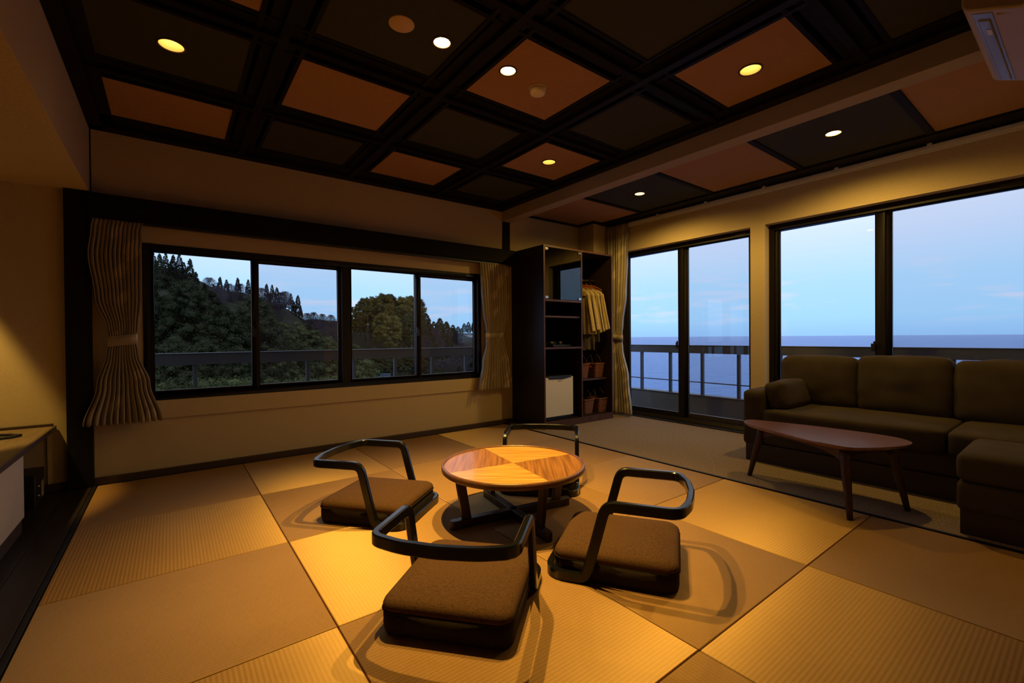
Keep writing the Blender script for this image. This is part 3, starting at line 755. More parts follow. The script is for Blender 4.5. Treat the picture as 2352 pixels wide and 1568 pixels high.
cbx('bottom_panel', CX0+0.02, CX1-0.02, CYF+0.0, CYB-0.012, 0.055, 0.078)
cbx('toe_board', CX0+0.02, CX1-0.02, CYF+0.001, CYF+0.018, 0.0, 0.055, band=True)
cbx('shelf', CX0+0.02, 3.932, CYF, CYB-0.012, 1.450, 1.472)
cbx('shelf', CX0+0.02, 3.932-0.002, CYF+0.03, CYB-0.012, 1.268, 1.288)
cbx('shelf', CX0+0.02, 3.932, CYF, CYB-0.012, 0.905, 0.925)
cbx('shelf', 3.952, CX1-0.02, CYF+0.09, CYB-0.012, 0.500, 0.520)
xm = (CX0+0.02+3.932)/2
for a, b in ((CX0+0.022, xm-0.001), (xm+0.001, 3.930)):
    d = box('glass_door', M_smoked, a-OX, b-OX, CYF-OY+0.002, CYF-OY+0.007, 1.476, 2.058, cb)
    hx = a if a < 3.4 else b-0.045
    for z in (1.480, 2.026): box('hinge', M_steel, hx-OX, hx+0.045-OX, CYF-OY-0.006, CYF-OY+0.001, z, z+0.028, d, 0.002)
box('door_catch', simple('catch_brass', (0.25,0.15,0.07), 0.4, 0.5, metal=0.6), xm-0.035-OX, xm+0.035-OX, CYF-OY+0.009, CYF-OY+0.02, 2.035, 2.060, cb, 0.002)
rd = MB().tube([(3.953-OX, 4.08-OY, 1.775), (CX1-0.021-OX, 4.08-OY, 1.775)], 0.011, 12).build('hanging_rod', M_steel, cb, smooth=True)
# small refrigerator
fr = empty('small_refrigerator', (3.605, 4.03, 0.078)); tag(fr, 'small white refrigerator at the bottom left of the wardrobe', 'refrigerator')
M_fr = simple('fridge_cream_white', (0.62, 0.585, 0.52), 0.38, 0.5)
box('body', M_blackmatt, -0.228, 0.228, -0.135, 0.24, 0.012, 0.505, fr, 0.006)
dr = MB().box(-0.230, 0.230, -0.185, -0.14, 0.040, 0.498).build('door', M_fr, fr, bevel=0.008)
MB().add([(-0.18,-0.190,0.512),(0.19,-0.190,0.512),(0.20,-0.190,0.490),(0.05,-0.190,0.470),(-0.16,-0.190,0.478),(-0.18,-0.130,0.512),(0.19,-0.130,0.512),(0.20,-0.130,0.490),(0.05,-0.130,0.470),(-0.16,-0.130,0.478)],
   [(0,4,3,2,1),(5,6,7,8,9),(0,1,6,5),(1,2,7,6),(2,3,8,7),(3,4,9,8),(4,0,5,9)]).build('handle_recess', M_blackmatt, dr, bevel=0.002)
Mlogo = simple('fridge_logo_ink', (0.05, 0.05, 0.05), 0.5)
for k, w in enumerate((0.007, 0.005, 0.006, 0.006, 0.004, 0.003, 0.007)):
    x = -0.02+k*0.0095
    if k == 5: x += 0.002
    MB().box(x, x+w, -0.1868, -0.185, 0.447, 0.455).build('logo_letter', Mlogo, dr)
box('foot_panel', M_blackmatt, -0.228, 0.228, -0.150, -0.12, 0.004, 0.036, fr, 0.002)
MB().tube([(-0.185, -0.152, 0.020), (-0.185, -0.156, 0.020)], 0.006, 12).build('foot_screw', M_steel, fr)
for sx_ in (-0.19, 0.19):
    for sy_ in (-0.1, 0.2): MB().lathe([(0.0,0.0),(0.014,0.0),(0.014,0.012),(0.0,0.012)], (sx_, sy_, 0), 12).build('foot', M_blackmatt, fr)
# bottle and a coiled cable on the middle shelf
bt = empty('small_bottle', (3.382, 3.90, 0.925)); tag(bt, 'small bluish bottle with a white label on the left of the middle shelf', 'bottle')
MB().lathe([(0.0,0.0),(0.026,0.0),(0.028,0.01),(0.028,0.10),(0.018,0.125),(0.010,0.135),(0.010,0.155),(0.0,0.155)], n=20).build('body', simple('bottle_blue', (0.16,0.26,0.36), 0.2), bt, smooth=True)
MB().lathe([(0.0285,0.012),(0.0285,0.055)], n=20).build('label_band', M_white, bt, smooth=True)
MB().lathe([(0.0,0.155),(0.011,0.155),(0.011,0.172),(0.0,0.172)], n=14).build('cap', M_white, bt)
pa = [(3.40+0.05*math.sin(k*0.45)*(1 if k < 9 else 1.1), 3.94, 0.932+0.016*k+0.0) for k in range(17)]
cbl = MB().tube(pa, 0.0035, 6).build('coiled_cable', simple('cable_cream', (0.40,0.33,0.25), 0.5), smooth=True); tag(cbl, 'thin cream cable looping up behind the small bottle', 'cable')
trb = empty('black_tray', (3.73, 4.02, 0.926)); tag(trb, 'low black tray with small cups on the middle shelf', 'tray')
MB().box(-0.15, 0.15, -0.10, 0.10, 0.0, 0.012).build('base', M_blackmatt, trb, bevel=0.003)
MB().box(-0.15, 0.15, -0.10, -0.094, 0.012, 0.026).box(-0.15, 0.15, 0.094, 0.10, 0.012, 0.026).box(-0.15, -0.144, -0.10, 0.10, 0.012, 0.026).box(0.144, 0.15, -0.10, 0.10, 0.012, 0.026).build('edge', M_blackmatt, trb)
cup0 = None
for k, (dx, dy) in enumerate(((-0.09, 0.0), (-0.02, 0.03), (0.05, 0.0), (0.10, 0.04))):
    if cup0 is None:
        cup0 = MB().lathe([(0.0,0.0),(0.018,0.0),(0.030,0.02),(0.033,0.05),(0.030,0.05),(0.026,0.022),(0.0,0.006)], n=20).build('tea_cup', simple('cup_dark_glaze', (0.03,0.03,0.035), 0.2), smooth=True); o = cup0
    else: o = cup0.copy(); C.objects.link(o)
    o.location = (3.73+dx, 4.02+dy, 0.9385); tag(o, 'dark glazed tea cup on the black tray, %s from the left' % ('first', 'second', 'third', 'fourth')[k], 'cup', 'tea cups on the tray')

# robes on hangers
M_robe = simple('mustard_robe_cloth', (0.44, 0.34, 0.17), 0.9, 0.1, var=0.10, scale=20, bmp=0.3, bscale=300, sheen=0.1)
M_robe2 = simple('grey_lining_cloth', (0.12, 0.105, 0.085), 0.9, 0.1)
M_hang = wood('red_wood_hanger', (0.22, 0.045, 0.018), (0.38, 0.09, 0.035), 0.35, (6, 6, 6))
ROD = 1.775
def make_hanger(par):
    MB().tube([(0, 0, -0.075), (0, 0, -0.050), (0.0, 0.012, -0.035), (0, 0.022, -0.018), (0, 0.016, 0.004), (0, 0.0, 0.0135), (0, -0.014, 0.006), (0, -0.018, -0.004)], 0.0022, 6).build('hook', M_steel, par, smooth=True)
    n = 12; path = []; rr = []
    for k in range(n+1):
        q = (k/n)*2-1; path.append((0, q*0.175, -0.062-0.075*abs(q)**1.3)); rr.append(0.010-0.003*abs(q))
    MB().tube(path, rr, 8).build('shoulder_bar', M_hang, par, smooth=True)
def make_robe(par, seed, sl_len, body_len, w=0.178):
    """coat with hanging kimono sleeves: two skins with folds, closed at the edges"""
    r_ = random.Random(seed); ph = r_.random()*6
    def skin(y0, y1, z_top0, z_top1, z_bot0, z_bot1, amp, folds, thick, name, m, flare=0.0):
        nu, nv = 14, 12; vs = []; fs = []
        for side in (0, 1):
            for j in range(nv+1):
                for i in range(nu+1):
                    u = i/nu; v = j/nv
                    yy = y0+(y1-y0)*u; zt_ = z_top0+(z_top1-z_top0)*u; zb_ = z_bot0+(z_bot1-z_bot0)*u
                    zz = zt_+(zb_-zt_)*v
                    edge = math.sin(PI*min(1, max(0, u)))**0.5 if 0 < u < 1 else 0
                    off = thick*(0.25+0.75*edge)*(0.35+0.65*min(1, v*3)) * (1 if side else -1)
                    xx = off + amp*v*math.sin(folds*u*PI+ph+1.3*v)
                    vs.append((xx, yy+flare*v, zz))
        L = (nu+1)*(nv+1)
        for s_ in (0, 1):
            for j in range(nv):
                for i in range(nu):
                    a = s_*L+j*(nu+1)+i; fs.append((a, a+1, a+nu+2, a+nu+1) if s_ else (a, a+nu+1, a+nu+2, a+1))
        for j in range(nv):
            for i in (0, nu):
                a = j*(nu+1)+i; fs.append((a, a+nu+1, L+a+nu+1, L+a))
        for i in range(nu):
            fs.append((i, L+i, L+i+1, i+1))
        return MB().add(vs, fs).build(name, m, par, smooth=True)
    z0 = -0.078
    skin(-w, w, z0-0.08, z0-0.08, -body_len, -body_len, 0.010, 5, 0.018, 'body', M_robe)
    skin(-w, 0.0, z0-0.078, z0+0.004, z0-0.14, z0-0.14, 0.002, 2, 0.017, 'yoke', M_robe)
    skin(0.0, w, z0+0.004, z0-0.078, z0-0.14, z0-0.14, 0.002, 2, 0.017, 'yoke', M_robe)
    skin(-w-0.03, -w+0.05, z0-0.115, z0-0.058, -sl_len+0.03, -sl_len, 0.012, 3, 0.020, 'sleeve', M_robe, -0.095)
    skin(w-0.05, w+0.03, z0-0.058, z0-0.115, -sl_len, -sl_len+0.03, 0.012, 3, 0.020, 'sleeve', M_robe, 0.08)
    skin(-w+0.04, w-0.04, -body_len+0.02, -body_len+0.02, -body_len-0.20, -body_len-0.20, 0.010, 4, 0.012, 'lining', M_robe2)
XR = [4.15, 4.235, 4.325, 4.415]
HL = ['mustard robe on a red hanger, nearest the wardrobe divider', 'second mustard robe from the divider, longest front sleeve showing', 'third mustard robe from the divider on its red hanger', 'mustard robe on a red hanger, nearest the right side of the wardrobe']
for k, x in enumerate(XR):
    h = empty('wooden_hanger', (x, 4.08, ROD)); make_hanger(h); tag(h, ['red wooden hanger nearest the divider', 'second red wooden hanger from the divider', 'third red wooden hanger from the divider', 'red wooden hanger furthest right on the rod'][k], 'hanger', 'red wooden hangers on the rod')
    rb = empty('hanging_robe', (x, 4.08, ROD)); make_robe(rb, k+3, (0.69, 0.67, 0.69, 0.66)[k], (0.70, 0.69, 0.70, 0.60)[k]); tag(rb, HL[k], 'robe', 'mustard robes in the wardrobe')
# wicker baskets
M_wick = simple('wicker_red_brown', (0.20, 0.075, 0.035), 0.6, 0.3, var=0.35, scale=30, stretch=(1, 1, 6))
M_cord = simple('basket_cord', (0.12, 0.07, 0.05), 0.7)
def make_basket():
    t = empty('wicker_basket')
    # woven body: stacked wavy canes
    h, n = 0.165, 17
    for_m = MB()
    for k in range(n):
        z = 0.006+k*h/n; s = 0.80+0.20*k/n
        ol = rounded_rect(0.085*s, 0.105*s, 0.014, 4)
        ring = []
        m_ = len(ol)*2
        for q in range(m_):
            a = ol[(q//2) % len(ol)]; b = ol[(q//2+1) % len(ol)]; f_ = 0.5 if q % 2 else 0
            x = a[0]*(1-f_)+b[0]*f_; y = a[1]*(1-f_)+b[1]*f_
            w_ = 0.0018*math.sin(q*2.1+k*PI); d = math.hypot(x, y)
            ring.append((x+w_*x/d, y+w_*y/d, z))
        ring.append(ring[0]); for_m.tube(ring, 0.0052, 5, cap=False)
    for_m.build('woven_cane', M_wick, t, smooth=True, kind='stuff')
    ol = rounded_rect(0.066, 0.083, 0.012, 4); MB().prism(ol, 0.0, 0.006).build('base', M_wick, t)
    ol = rounded_rect(0.089, 0.109, 0.016, 5); ring = [(x, y, h+0.012) for x, y in ol]; ring.append(ring[0])
    MB().tube(ring, 0.0075, 7, cap=False).build('rim', M_wick, t, smooth=True)
    for sgn in (-1, 1):
        pts = [(sgn*0.088, -0.055, h+0.012), (sgn*0.080, -0.035, h+0.07), (sgn*0.062, -0.008, h+0.125), (sgn*0.062, 0.008, h+0.125), (sgn*0.080, 0.035, h+0.07), (sgn*0.088, 0.055, h+0.012)]
        MB().tube(pts, 0.0032, 6).build('handle', M_cord, t, smooth=True)
    return t
b0 = make_basket()
for k, (x, y, z, lab) in enumerate(((4.375, 4.01, 0.520, 'wicker basket on the upper right shelf, standing clear'),
                                    (4.120, 4.03, 0.520, 'wicker basket on the upper right shelf, half hidden by the divider'),
                                    (4.400, 3.98, 0.078, 'wicker basket on the wardrobe floor, furthest right'),
                                    (4.170, 4.00, 0.078, 'wicker basket on the wardrobe floor beside the divider'))):
    b = b0 if k == 0 else copy_tree(b0)
    b.location = (x, y, z); b.rotation_euler = (0, 0, (0.05, -0.08, 0.06, 0.0)[k]); tag(b, lab, 'basket', 'wicker baskets in the wardrobe')
# little red tassel ball on the half hidden basket
tg = MB().lathe([(0,0),(0.007,0.003),(0.010,0.010),(0.007,0.017),(0,0.020)], (4.225, 3.93, 0.655), 12).build('toggle', simple('toggle_orange', (0.6,0.12,0.04), 0.4), smooth=True)
bb = [o for o in C.objects if o.name.startswith('wicker_basket') and abs(o.location.x-4.12) < 0.01][0]
tg.data.transform(Matrix.Translation((-4.12, -4.03, -0.52))); tg.parent = bb

# ------------------------------------------------------------------ curtains
def curtainmat():
    m, t, b, o = newmat('satin_leaf_curtain')
    v = coords(t, (1,1,1)); vor = N(t, 'ShaderNodeTexVoronoi'); vor.inputs['Scale'].default_value = 1.0
    t.links.new(coords(t, (9, 9, 3.2), rot=(0.5, 0.4, 0.3)), vor.inputs['Vector'])
    col = ramp(t, vor.outputs['Distance'], [(0.0, (0.47, 0.385, 0.275)), (0.30, (0.44, 0.36, 0.26)), (0.36, (0.30, 0.245, 0.18)), (1.0, (0.28, 0.23, 0.17))])
    t.links.new(col, b.inputs['Base Color']); b.inputs['Roughness'].default_value = 0.45; b.inputs['Specular IOR Level'].default_value = 0.45
    b.inputs['Sheen Weight'].default_value = 0.2
    f = noise_tex(t, coords(t, (500,500,60)), 1.0, 2); bump(t, b, f, 0.2, 0.001); return m
M_cur = curtainmat()
def curtain(name, axis, plane, prof, folds, label, tie_z, amp=0.030, seed=1, zoff=0):
    """prof = [(z, u_left, u_right, fold_amp)] top to bottom; pleated cloth gathered by a tie band"""
    r_ = random.Random(seed)
    root_u = (prof[0][1]+prof[0][2])/2
    t = empty(name, (root_u, plane, prof[-1][0]) if axis == 'Y' else (plane, root_u, prof[-1][0]))
    tag(t, label, 'curtain', 'tied-back leaf pattern curtains')
    zs = [p[0] for p in prof]; z1, z0 = zs[0], zs[-1]
    nu, nv = folds*10, 64
    def interp(z):
        for a, b in zip(prof, prof[1:]):
            if a[0] >= z >= b[0]:
                q = (a[0]-z)/(a[0]-b[0]); q = q*q*(3-2*q)
                return [a[k]+(b[k]-a[k])*q for k in (1, 2, 3)]
        return prof[-1][1:]
    ph = [r_.uniform(0.75, 1.25) for _ in range(folds+1)]; js = [r_.uniform(-0.3, 0.3) for _ in range(folds+1)]
    vs = []; fs = []
    for j in range(nv+1):
        z = z1+(z0-z1)*j/nv; ul, ur, am = interp(z)
        for i in range(nu+1):
            u = i/nu; f_ = u*folds; k = min(int(f_), folds-1)
            wob = js[k]*math.sin(PI*(f_-k))*0.5/folds
            uu = ul+(ur-ul)*(u+wob*(0.4+0.6*j/nv))
            s_ = math.sin(2*PI*f_)
            d = am*ph[k]*(2*abs(math.cos(PI*f_))**0.6-1)*0.8 + am*0.25*math.sin(4*PI*u+j*0.05+seed)
            # outer folds curve round the gathered waist
            uu += (am*0.30)*math.cos(2*PI*f_)*0.5
            zz = z + (0.006*math.sin(2*PI*f_) if j == nv else 0)
            if axis == 'Y': vs.append((uu-root_u, -d, zz-z0))
            else: vs.append((-d, uu-root_u, zz-z0))
    for j in range(nv):
        for i in range(nu):
            a = j*(nu+1)+i; fs.append((a, a+1, a+nu+2, a+nu+1))
    o = MB().add(vs, fs).build('cloth', M_cur, t, smooth=True, fix=False)
    sd = o.modifiers.new('thick', 'SOLIDIFY'); sd.thickness = 0.0025; sd.offset = 0
    # tie band
    ul, ur, am = interp(tie_z); hw = (ur-ul)/2+0.012; dd = am*1.2+0.007
    pts = [(hw*math.copysign(abs(math.cos(a))**0.7, math.cos(a)), dd*math.copysign(abs(math.sin(a))**0.7, math.sin(a))) for a in [2*PI*k/36 for k in range(36)]]
    cu = (ul+ur)/2-root_u
    vb = []; fb = []
    for k, (a, b) in enumerate(pts):
        for zz in (tie_z-0.038, tie_z+0.038):
            s_ = 0.010*(a/hw)
            q = (cu+a, b, zz-z0+s_) if axis == 'Y' else (b, cu+a, zz-z0+s_); vb.append(q)
    for k in range(36):
        n_ = (k+1) % 36; fb.append((2*k, 2*n_, 2*n_+1, 2*k+1))
    o2 = MB().add(vb, fb).build('tie_band', M_cur, t, smooth=True, fix=False)
    sd = o2.modifiers.new('thick', 'SOLIDIFY'); sd.thickness = 0.004
    return t
YC_ = 4.315
curtain('curtain', 'Y', YC_, [(1.905, -0.430, -0.155, 0.012), (1.84, -0.440, -0.165, 0.022), (1.65, -0.458, -0.170, 0.028), (1.35, -0.425, -0.175, 0.028), (1.13, -0.365, -0.195, 0.024), (1.04, -0.352, -0.207, 0.015), (0.95, -0.368, -0.195, 0.024), (0.72, -0.425, -0.130, 0.032), (0.44, -0.500, -0.060, 0.036)], 12,
        'bronze pleated curtain tied back at the left end of the forest window', 1.042, seed=2)
curtain('curtain', 'Y', YC_, [(1.905, 2.815, 3.215, 0.012), (1.84, 2.820, 3.215, 0.022), (1.60, 2.835, 3.222, 0.028), (1.32, 2.860, 3.200, 0.028), (1.15, 2.895, 3.150, 0.024), (1.07, 2.905, 3.135, 0.015), (0.98, 2.895, 3.145, 0.024), (0.74, 2.840, 3.195, 0.032), (0.44, 2.785, 3.240, 0.036)], 11,
        'bronze pleated curtain tied back at the right end of the forest window', 1.068, seed=5)
curtain('curtain', 'X', 4.745, [(2.525, 3.730, 4.105, 0.012), (2.46, 3.735, 4.105, 0.024), (2.1, 3.745, 4.10, 0.030), (1.6, 3.775, 4.085, 0.030), (1.2, 3.835, 4.045, 0.026), (1.03, 3.855, 4.02, 0.016), (0.9, 3.840, 4.03, 0.026), (0.5, 3.745, 4.05, 0.034), (0.02, 3.690, 4.075, 0.038)], 8,
        'tall bronze pleated curtain tied back beside the wardrobe and the sea window', 1.03, seed=9)

# ------------------------------------------------------------------ desk in the alcove
dk = empty('alcove_desk', (-1.1, 2.0, 0)); tag(dk, 'long dark topped desk with a pale front panel in the left alcove', 'desk')
M_desktop = wood('desk_top_brown', (0.09, 0.058, 0.032), (0.15, 0.10, 0.06), 0.5, (14, 1.2, 10))
M_pale = simple('pale_panel', (0.46, 0.38, 0.33), 0.6, 0.3, var=0.04, scale=10)
def dl(x0, x1, y0, y1): return (x0+1.1, x1+1.1, y0-2.0, y1-2.0)
X = dl(-1.73, -0.652, -0.6, 4.395); box('desktop', M_desktop, *X, 0.428, 0.452, dk, 0.002)
X = dl(-0.653, -0.638, -0.6, 4.395); box('edge_strip', M_base, *X, 0.424, 0.455, dk, 0.002)
X = dl(-1.73, -0.652, 4.380, 4.395); box('back_lip', M_base, *X, 0.452, 0.472, dk, 0.002)
X = dl(-0.662, -0.645, -0.6, 3.55); box('front_panel', M_pale, *X, 0.085, 0.424, dk, 0.001)
X = dl(-1.70, -0.655, -0.6, 3.55); box('plinth', M_base, *X, 0.001, 0.085, dk, 0.002)
X = dl(-1.70, -0.664, 3.530, 3.548); box('end_panel', M_base, *X, 0.085, 0.428, dk)
# black box with two knobs and a pale tag, standing behind the end of the desk
bx = empty('black_equipment_box', (-0.80, 4.12, 0)); tag(bx, 'black box with two small knobs on the floor under the desk end', 'box')
MB().box(-0.14, 0.118, -0.10, 0.16, 0.0, 0.205).build('case', M_blackmatt, bx, bevel=0.006)
for z in (0.065, 0.125): MB().tube([(0.118, -0.055, z), (0.130, -0.055, z)], 0.008, 12).build('knob', M_steel, bx, smooth=True)
box('paper_tag', simple('tag_brown', (0.25,0.17,0.13), 0.7), 0.118, 0.1205, 0.06, 0.12, 0.03, 0.13, bx)
# pilaster strip in the alcove corner
MB().box(-0.684, -0.674, YW-0.012, YW, 0.055, 0.425).build('trim_10', M_wall, kind='structure')
# headset-like black cable loop on the desk
pts = [(-0.80, 3.10, 0.556), (-0.74, 3.17, 0.556), (-0.68, 3.20, 0.557), (-0.625, 3.215, 0.557), (-0.600, 3.26, 0.557), (-0.640, 3.31, 0.558), (-0.70, 3.335, 0.560)]
hs = empty('black_cable', (-0.868, 3.968, 0.453)); tag(hs, 'black cable loop with a plug lying on the alcove desk at the left edge', 'cable')
MB().tube([((x+0.70)*1.24, (y-3.2)*1.24, 0.0085) for x, y, z in pts], 0.008, 8).build('loop', M_blackmatt, hs, smooth=True)
MB().tube([(-0.006, 0.170, 0.016), (-0.06, 0.158, 0.016), (-0.12, 0.150, 0.016)], [0.006, 0.015, 0.015], 8).build('plug', M_blackmatt, hs, smooth=True)

# ------------------------------------------------------------------ air conditioner on the near wall
ac = empty('air_conditioner', (2.88, 0.045, 2.20)); tag(ac, 'cream wall air conditioner with a grey louver at the top right corner', 'air conditioner')
M_ac = simple('ac_cream', (0.40, 0.33, 0.25), 0.5, 0.4); M_acd = simple('ac_grey_louver', (0.20, 0.20, 0.22), 0.3, 0.5)
pr = [(0.0, 0.0), (0.15, 0.035), (0.275, 0.092), (0.292, 0.104), (0.298, 0.13), (0.298, 0.33), (0.285, 0.345), (0.0, 0.345)]
MB().prism_ax(pr, -0.40, 0.40, 'x').build('body', M_ac, ac, bevel=0.010)
def quad_on_bottom(y0, y1, x0, x1, h, name, m, par=ac, bev=0.004):
    def zb(y): return 0.035*y/0.15 if y < 0.15 else 0.035+(y-0.15)*0.057/0.125
    vs = []
    for y in (y0, y1):
        for x in (x0, x1):
            vs.append((x, y, zb(y)-h)); vs.append((x, y, zb(y)+0.004))
    return MB().add(vs, [(0,2,3,1), (4,5,7,6), (0,4,6,2), (1,3,7,5), (0,1,5,4), (2,6,7,3)]).build(name, m, par, bevel=bev)
quad_on_bottom(0.215, 0.272, -0.375, 0.375, 0.003, 'outlet', M_acd)
lv = quad_on_bottom(0.228, 0.262, -0.32, 0.36, 0.009, 'louver', M_acd, bev=0.005)
quad_on_bottom(0.02, 0.208, -0.36, 0.37, 0.006, 'bottom_panel', M_ac)
quad_on_bottom(0.105, 0.109, -0.36, 0.37, 0.0075, 'panel_seam', M_base, bev=0)
quad_on_bottom(0.232, 0.246, -0.24, -0.19, 0.0110, 'rating_label', M_white, lv, bev=0)

# ------------------------------------------------------------------ balcony
def at(px, py, Yd):
    d = _F + _r*((px-1176)/FPX) + _u*(-(py-784)/FPX); k = Yd/d.y
    return Vector((d.x*k, Yd, CAMZ+d.z*k))
bf = box('balcony_floor', M_conc, 5.06, 5.98, -3.0, 5.42, -0.30, -0.16); bf['kind'] = 'structure'
bf = box('balcony_floor', M_conc, -3.0, 5.06, 4.57, 5.42, -0.30, -0.16); bf['kind'] = 'structure'
def railing(name, axis, plane, u0, u1, posts, label, rod=True):
    t = empty(name, (plane, (u0+u1)/2, -0.16) if axis == 'X' else ((u0+u1)/2, plane, -0.16)); tag(t, label, 'railing')
    um = (u0+u1)/2
    def b(n, a0, a1, d0, d1, z0, z1, m=M_rail, bev=0.003):
        if axis == 'X': return box(n, m, d0, d1, a0-um, a1-um, z0+0.16, z1+0.16, t, bev)
        return box(n, m, a0-um, a1-um, d0, d1, z0+0.16, z1+0.16, t, bev)
    b('top_band', u0, u1, -0.035, 0.035, 0.800, 0.906)
    b('cap', u0, u1, -0.045, 0.045, 0.906, 0.914)
    b('parapet', u0, u1, -0.05, 0.07, -0.16, 0.205, M_conc)
    b('parapet_cap', u0, u1, -0.06, 0.08, 0.205, 0.222, M_rail)
    for p in posts: b('post', p-0.018, p+0.018, -0.022, 0.022, 0.222, 0.800)
    if rod: b('rod', u0, u1, -0.006, 0.006, 0.388, 0.402, bev=0.002)
    return t
railing('balcony_railing', 'X', 5.90, -2.5, 5.40, [4.395-0.5045*k for k in range(-2, 14)], 'grey balcony railing with posts in front of the sea')
railing('balcony_railing', 'Y', 5.36, -2.5, 5.84, [0.187+0.511*k for k in range(-4, 11) ], 'grey balcony railing in front of the wooded hill', rod=False)

# ------------------------------------------------------------------ sea
def seamat():
    m, t, b, o = newmat('calm_evening_sea')
    b.inputs['Base Color'].default_value = (0.07, 0.20, 0.56, 1); b.inputs['Roughness'].default_value = 0.25; b.inputs['IOR'].default_value = 1.18
    f = noise_tex(t, coords(t, (0.05, 0.16, 1)), 1.0, 8, 0.65); g = noise_tex(t, coords(t, (0.9, 1.6, 1)), 1.0, 5, 0.6)
    n1 = bump(t, b, f, 1.0, 3.0); bump(t, b, g, 0.9, 0.35, n1); return m
sea = MB().add([(9, -9000, -13), (16000, -9000, -13), (16000, 16000, -13), (9, 16000, -13)], [(0,1,2,3)]).build('sea', seamat(), fix=False); sea['kind'] = 'structure'
rk = simple('wet_rock', (0.03, 0.035, 0.045), 0.6)
ROCKS = []
for k in range(6):
    bm = bmesh.new(); bmesh.ops.create_icosphere(bm, subdivisions=2, radius=1)
    for v in bm.verts: v.co *= 0.8+0.4*noise.noise(v.co*1.7+Vector((k*5, 0, 0)))
    me = bpy.data.meshes.new('shore_rock'); bm.to_mesh(me); bm.free(); me.materials.append(rk)
    o = bpy.data.objects.new('shore_rock', me); C.objects.link(o)
    o.location = (60+R.uniform(-6, 9)+0.0, 33+R.uniform(-5, 5), -13.05); o.scale = (R.uniform(0.8, 1.9), R.uniform(0.5, 1.3), 0.35)
    ROCKS.append(o)

for k, o in enumerate(sorted(ROCKS, key=lambda q: q.location.x/q.location.y)):
    tag(o, 'low dark rock in the sea below the balcony, %s from the left' % ('first', 'second', 'third', 'fourth', 'fifth', 'sixth')[k], 'rock', 'rocks in the shallow water')

# ------------------------------------------------------------------ wooded hill
SIL = [(250, 560), (333, 600), (440, 640), (500, 668), (577, 680), (640, 700), (700, 732), (775, 735), (808, 738), (900, 745), (958, 748), (1020, 760), (1090, 764), (1180, 768)]
def crest(px):
    for a, b in zip(SIL, SIL[1:]):
        if a[0] <= px <= b[0]: return a[1]+(b[1]-a[1])*(px-a[0])/(b[0]-a[0])
    return SIL[0][1] if px < SIL[0][0] else SIL[-1][1]
def crestY(px): return 72 + max(0, (px-600))*0.16
def gz(px, Yd):
    """ground height along the ray column px at depth Yd: rises from the valley to the crest, then falls a little"""
    yc = crestY(px); zc = at(px, crest(px), yc).z
    z0 = -9.0
    y0_ = 20 + 32*max(0.0, min(1.0, (px-700)/100))
    q = max(0.0, min(1.0, (Yd-y0_)/(yc-y0_))); q = q*q*(3-2*q)
    z = z0+(zc-z0)*q
    if Yd > yc: z = zc-(Yd-yc)*0.10
    return z
vs = []; fs = []
cols = list(range(-900, 120, 60))+list(range(120, 1221, 20)); rows = [9, 14, 20, 26, 32, 38, 44, 50, 56, 62, 68, 74, 80, 90, 100, 115, 130, 150, 180]
for c_ in cols:
    for r_ in rows:
        p = at(c_, 771, r_); vs.append((p.x, r_, gz(c_, r_)+0.5*noise.noise(Vector((p.x*0.2, r_*0.2, 0)))))
nr = len(rows)
for i in range(len(cols)-1):
    for j in range(nr-1): fs.append((i*nr+j, (i+1)*nr+j, (i+1)*nr+j+1, i*nr+j+1))
M_ground = simple('hill_undergrowth', (0.028, 0.026, 0.014), 0.95, 0.05, var=0.5, scale=0.8, bmp=1.0, bscale=3)
hill = MB().add(vs, fs).build('hillside', M_ground, smooth=True, fix=False); hill['kind'] = 'structure'

def leafmat(name, c, var=0.45):
    m, t, b, o = newmat(name)
    f = noise_tex(t, coords(t, (1,1,1)), 1.3, 6, 0.7)
    oi = N(t, 'ShaderNodeObjectInfo')
    col = ramp(t, f, [(0.3, tuple(k*(1-var) for k in c)), (0.7, tuple(k*(1+var) for k in c))])
    hs_ = N(t, 'ShaderNodeHueSaturation'); mr = N(t, 'ShaderNodeMapRange'); mr.inputs['To Min'].default_value = 0.5; mr.inputs['To Max'].default_value = 1.6
    t.links.new(oi.outputs['Random'], mr.inputs['Value']); t.links.new(mr.outputs[0], hs_.inputs['Value']); t.links.new(col, hs_.inputs['Color'])
    t.links.new(hs_.outputs[0], b.inputs['Base Color']); b.inputs['Roughness'].default_value = 0.9; b.inputs['Specular IOR Level'].default_value = 0.1
    return m
M_l_cedar = leafmat('cedar_foliage', (0.031, 0.034, 0.014))
M_l_dark = leafmat('dark_cedar_foliage', (0.028, 0.030, 0.016))
M_l_olive = leafmat('olive_foliage', (0.085, 0.068, 0.018))
M_l_bamboo = leafmat('bamboo_foliage', (0.060, 0.066, 0.022), 0.5)
M_l_bare = leafmat('bare_twigs', (0.060, 0.046, 0.054), 0.3)
M_bark = simple('tree_bark', (0.10, 0.085, 0.075), 0.9, 0.1, var=0.3, scale=5)
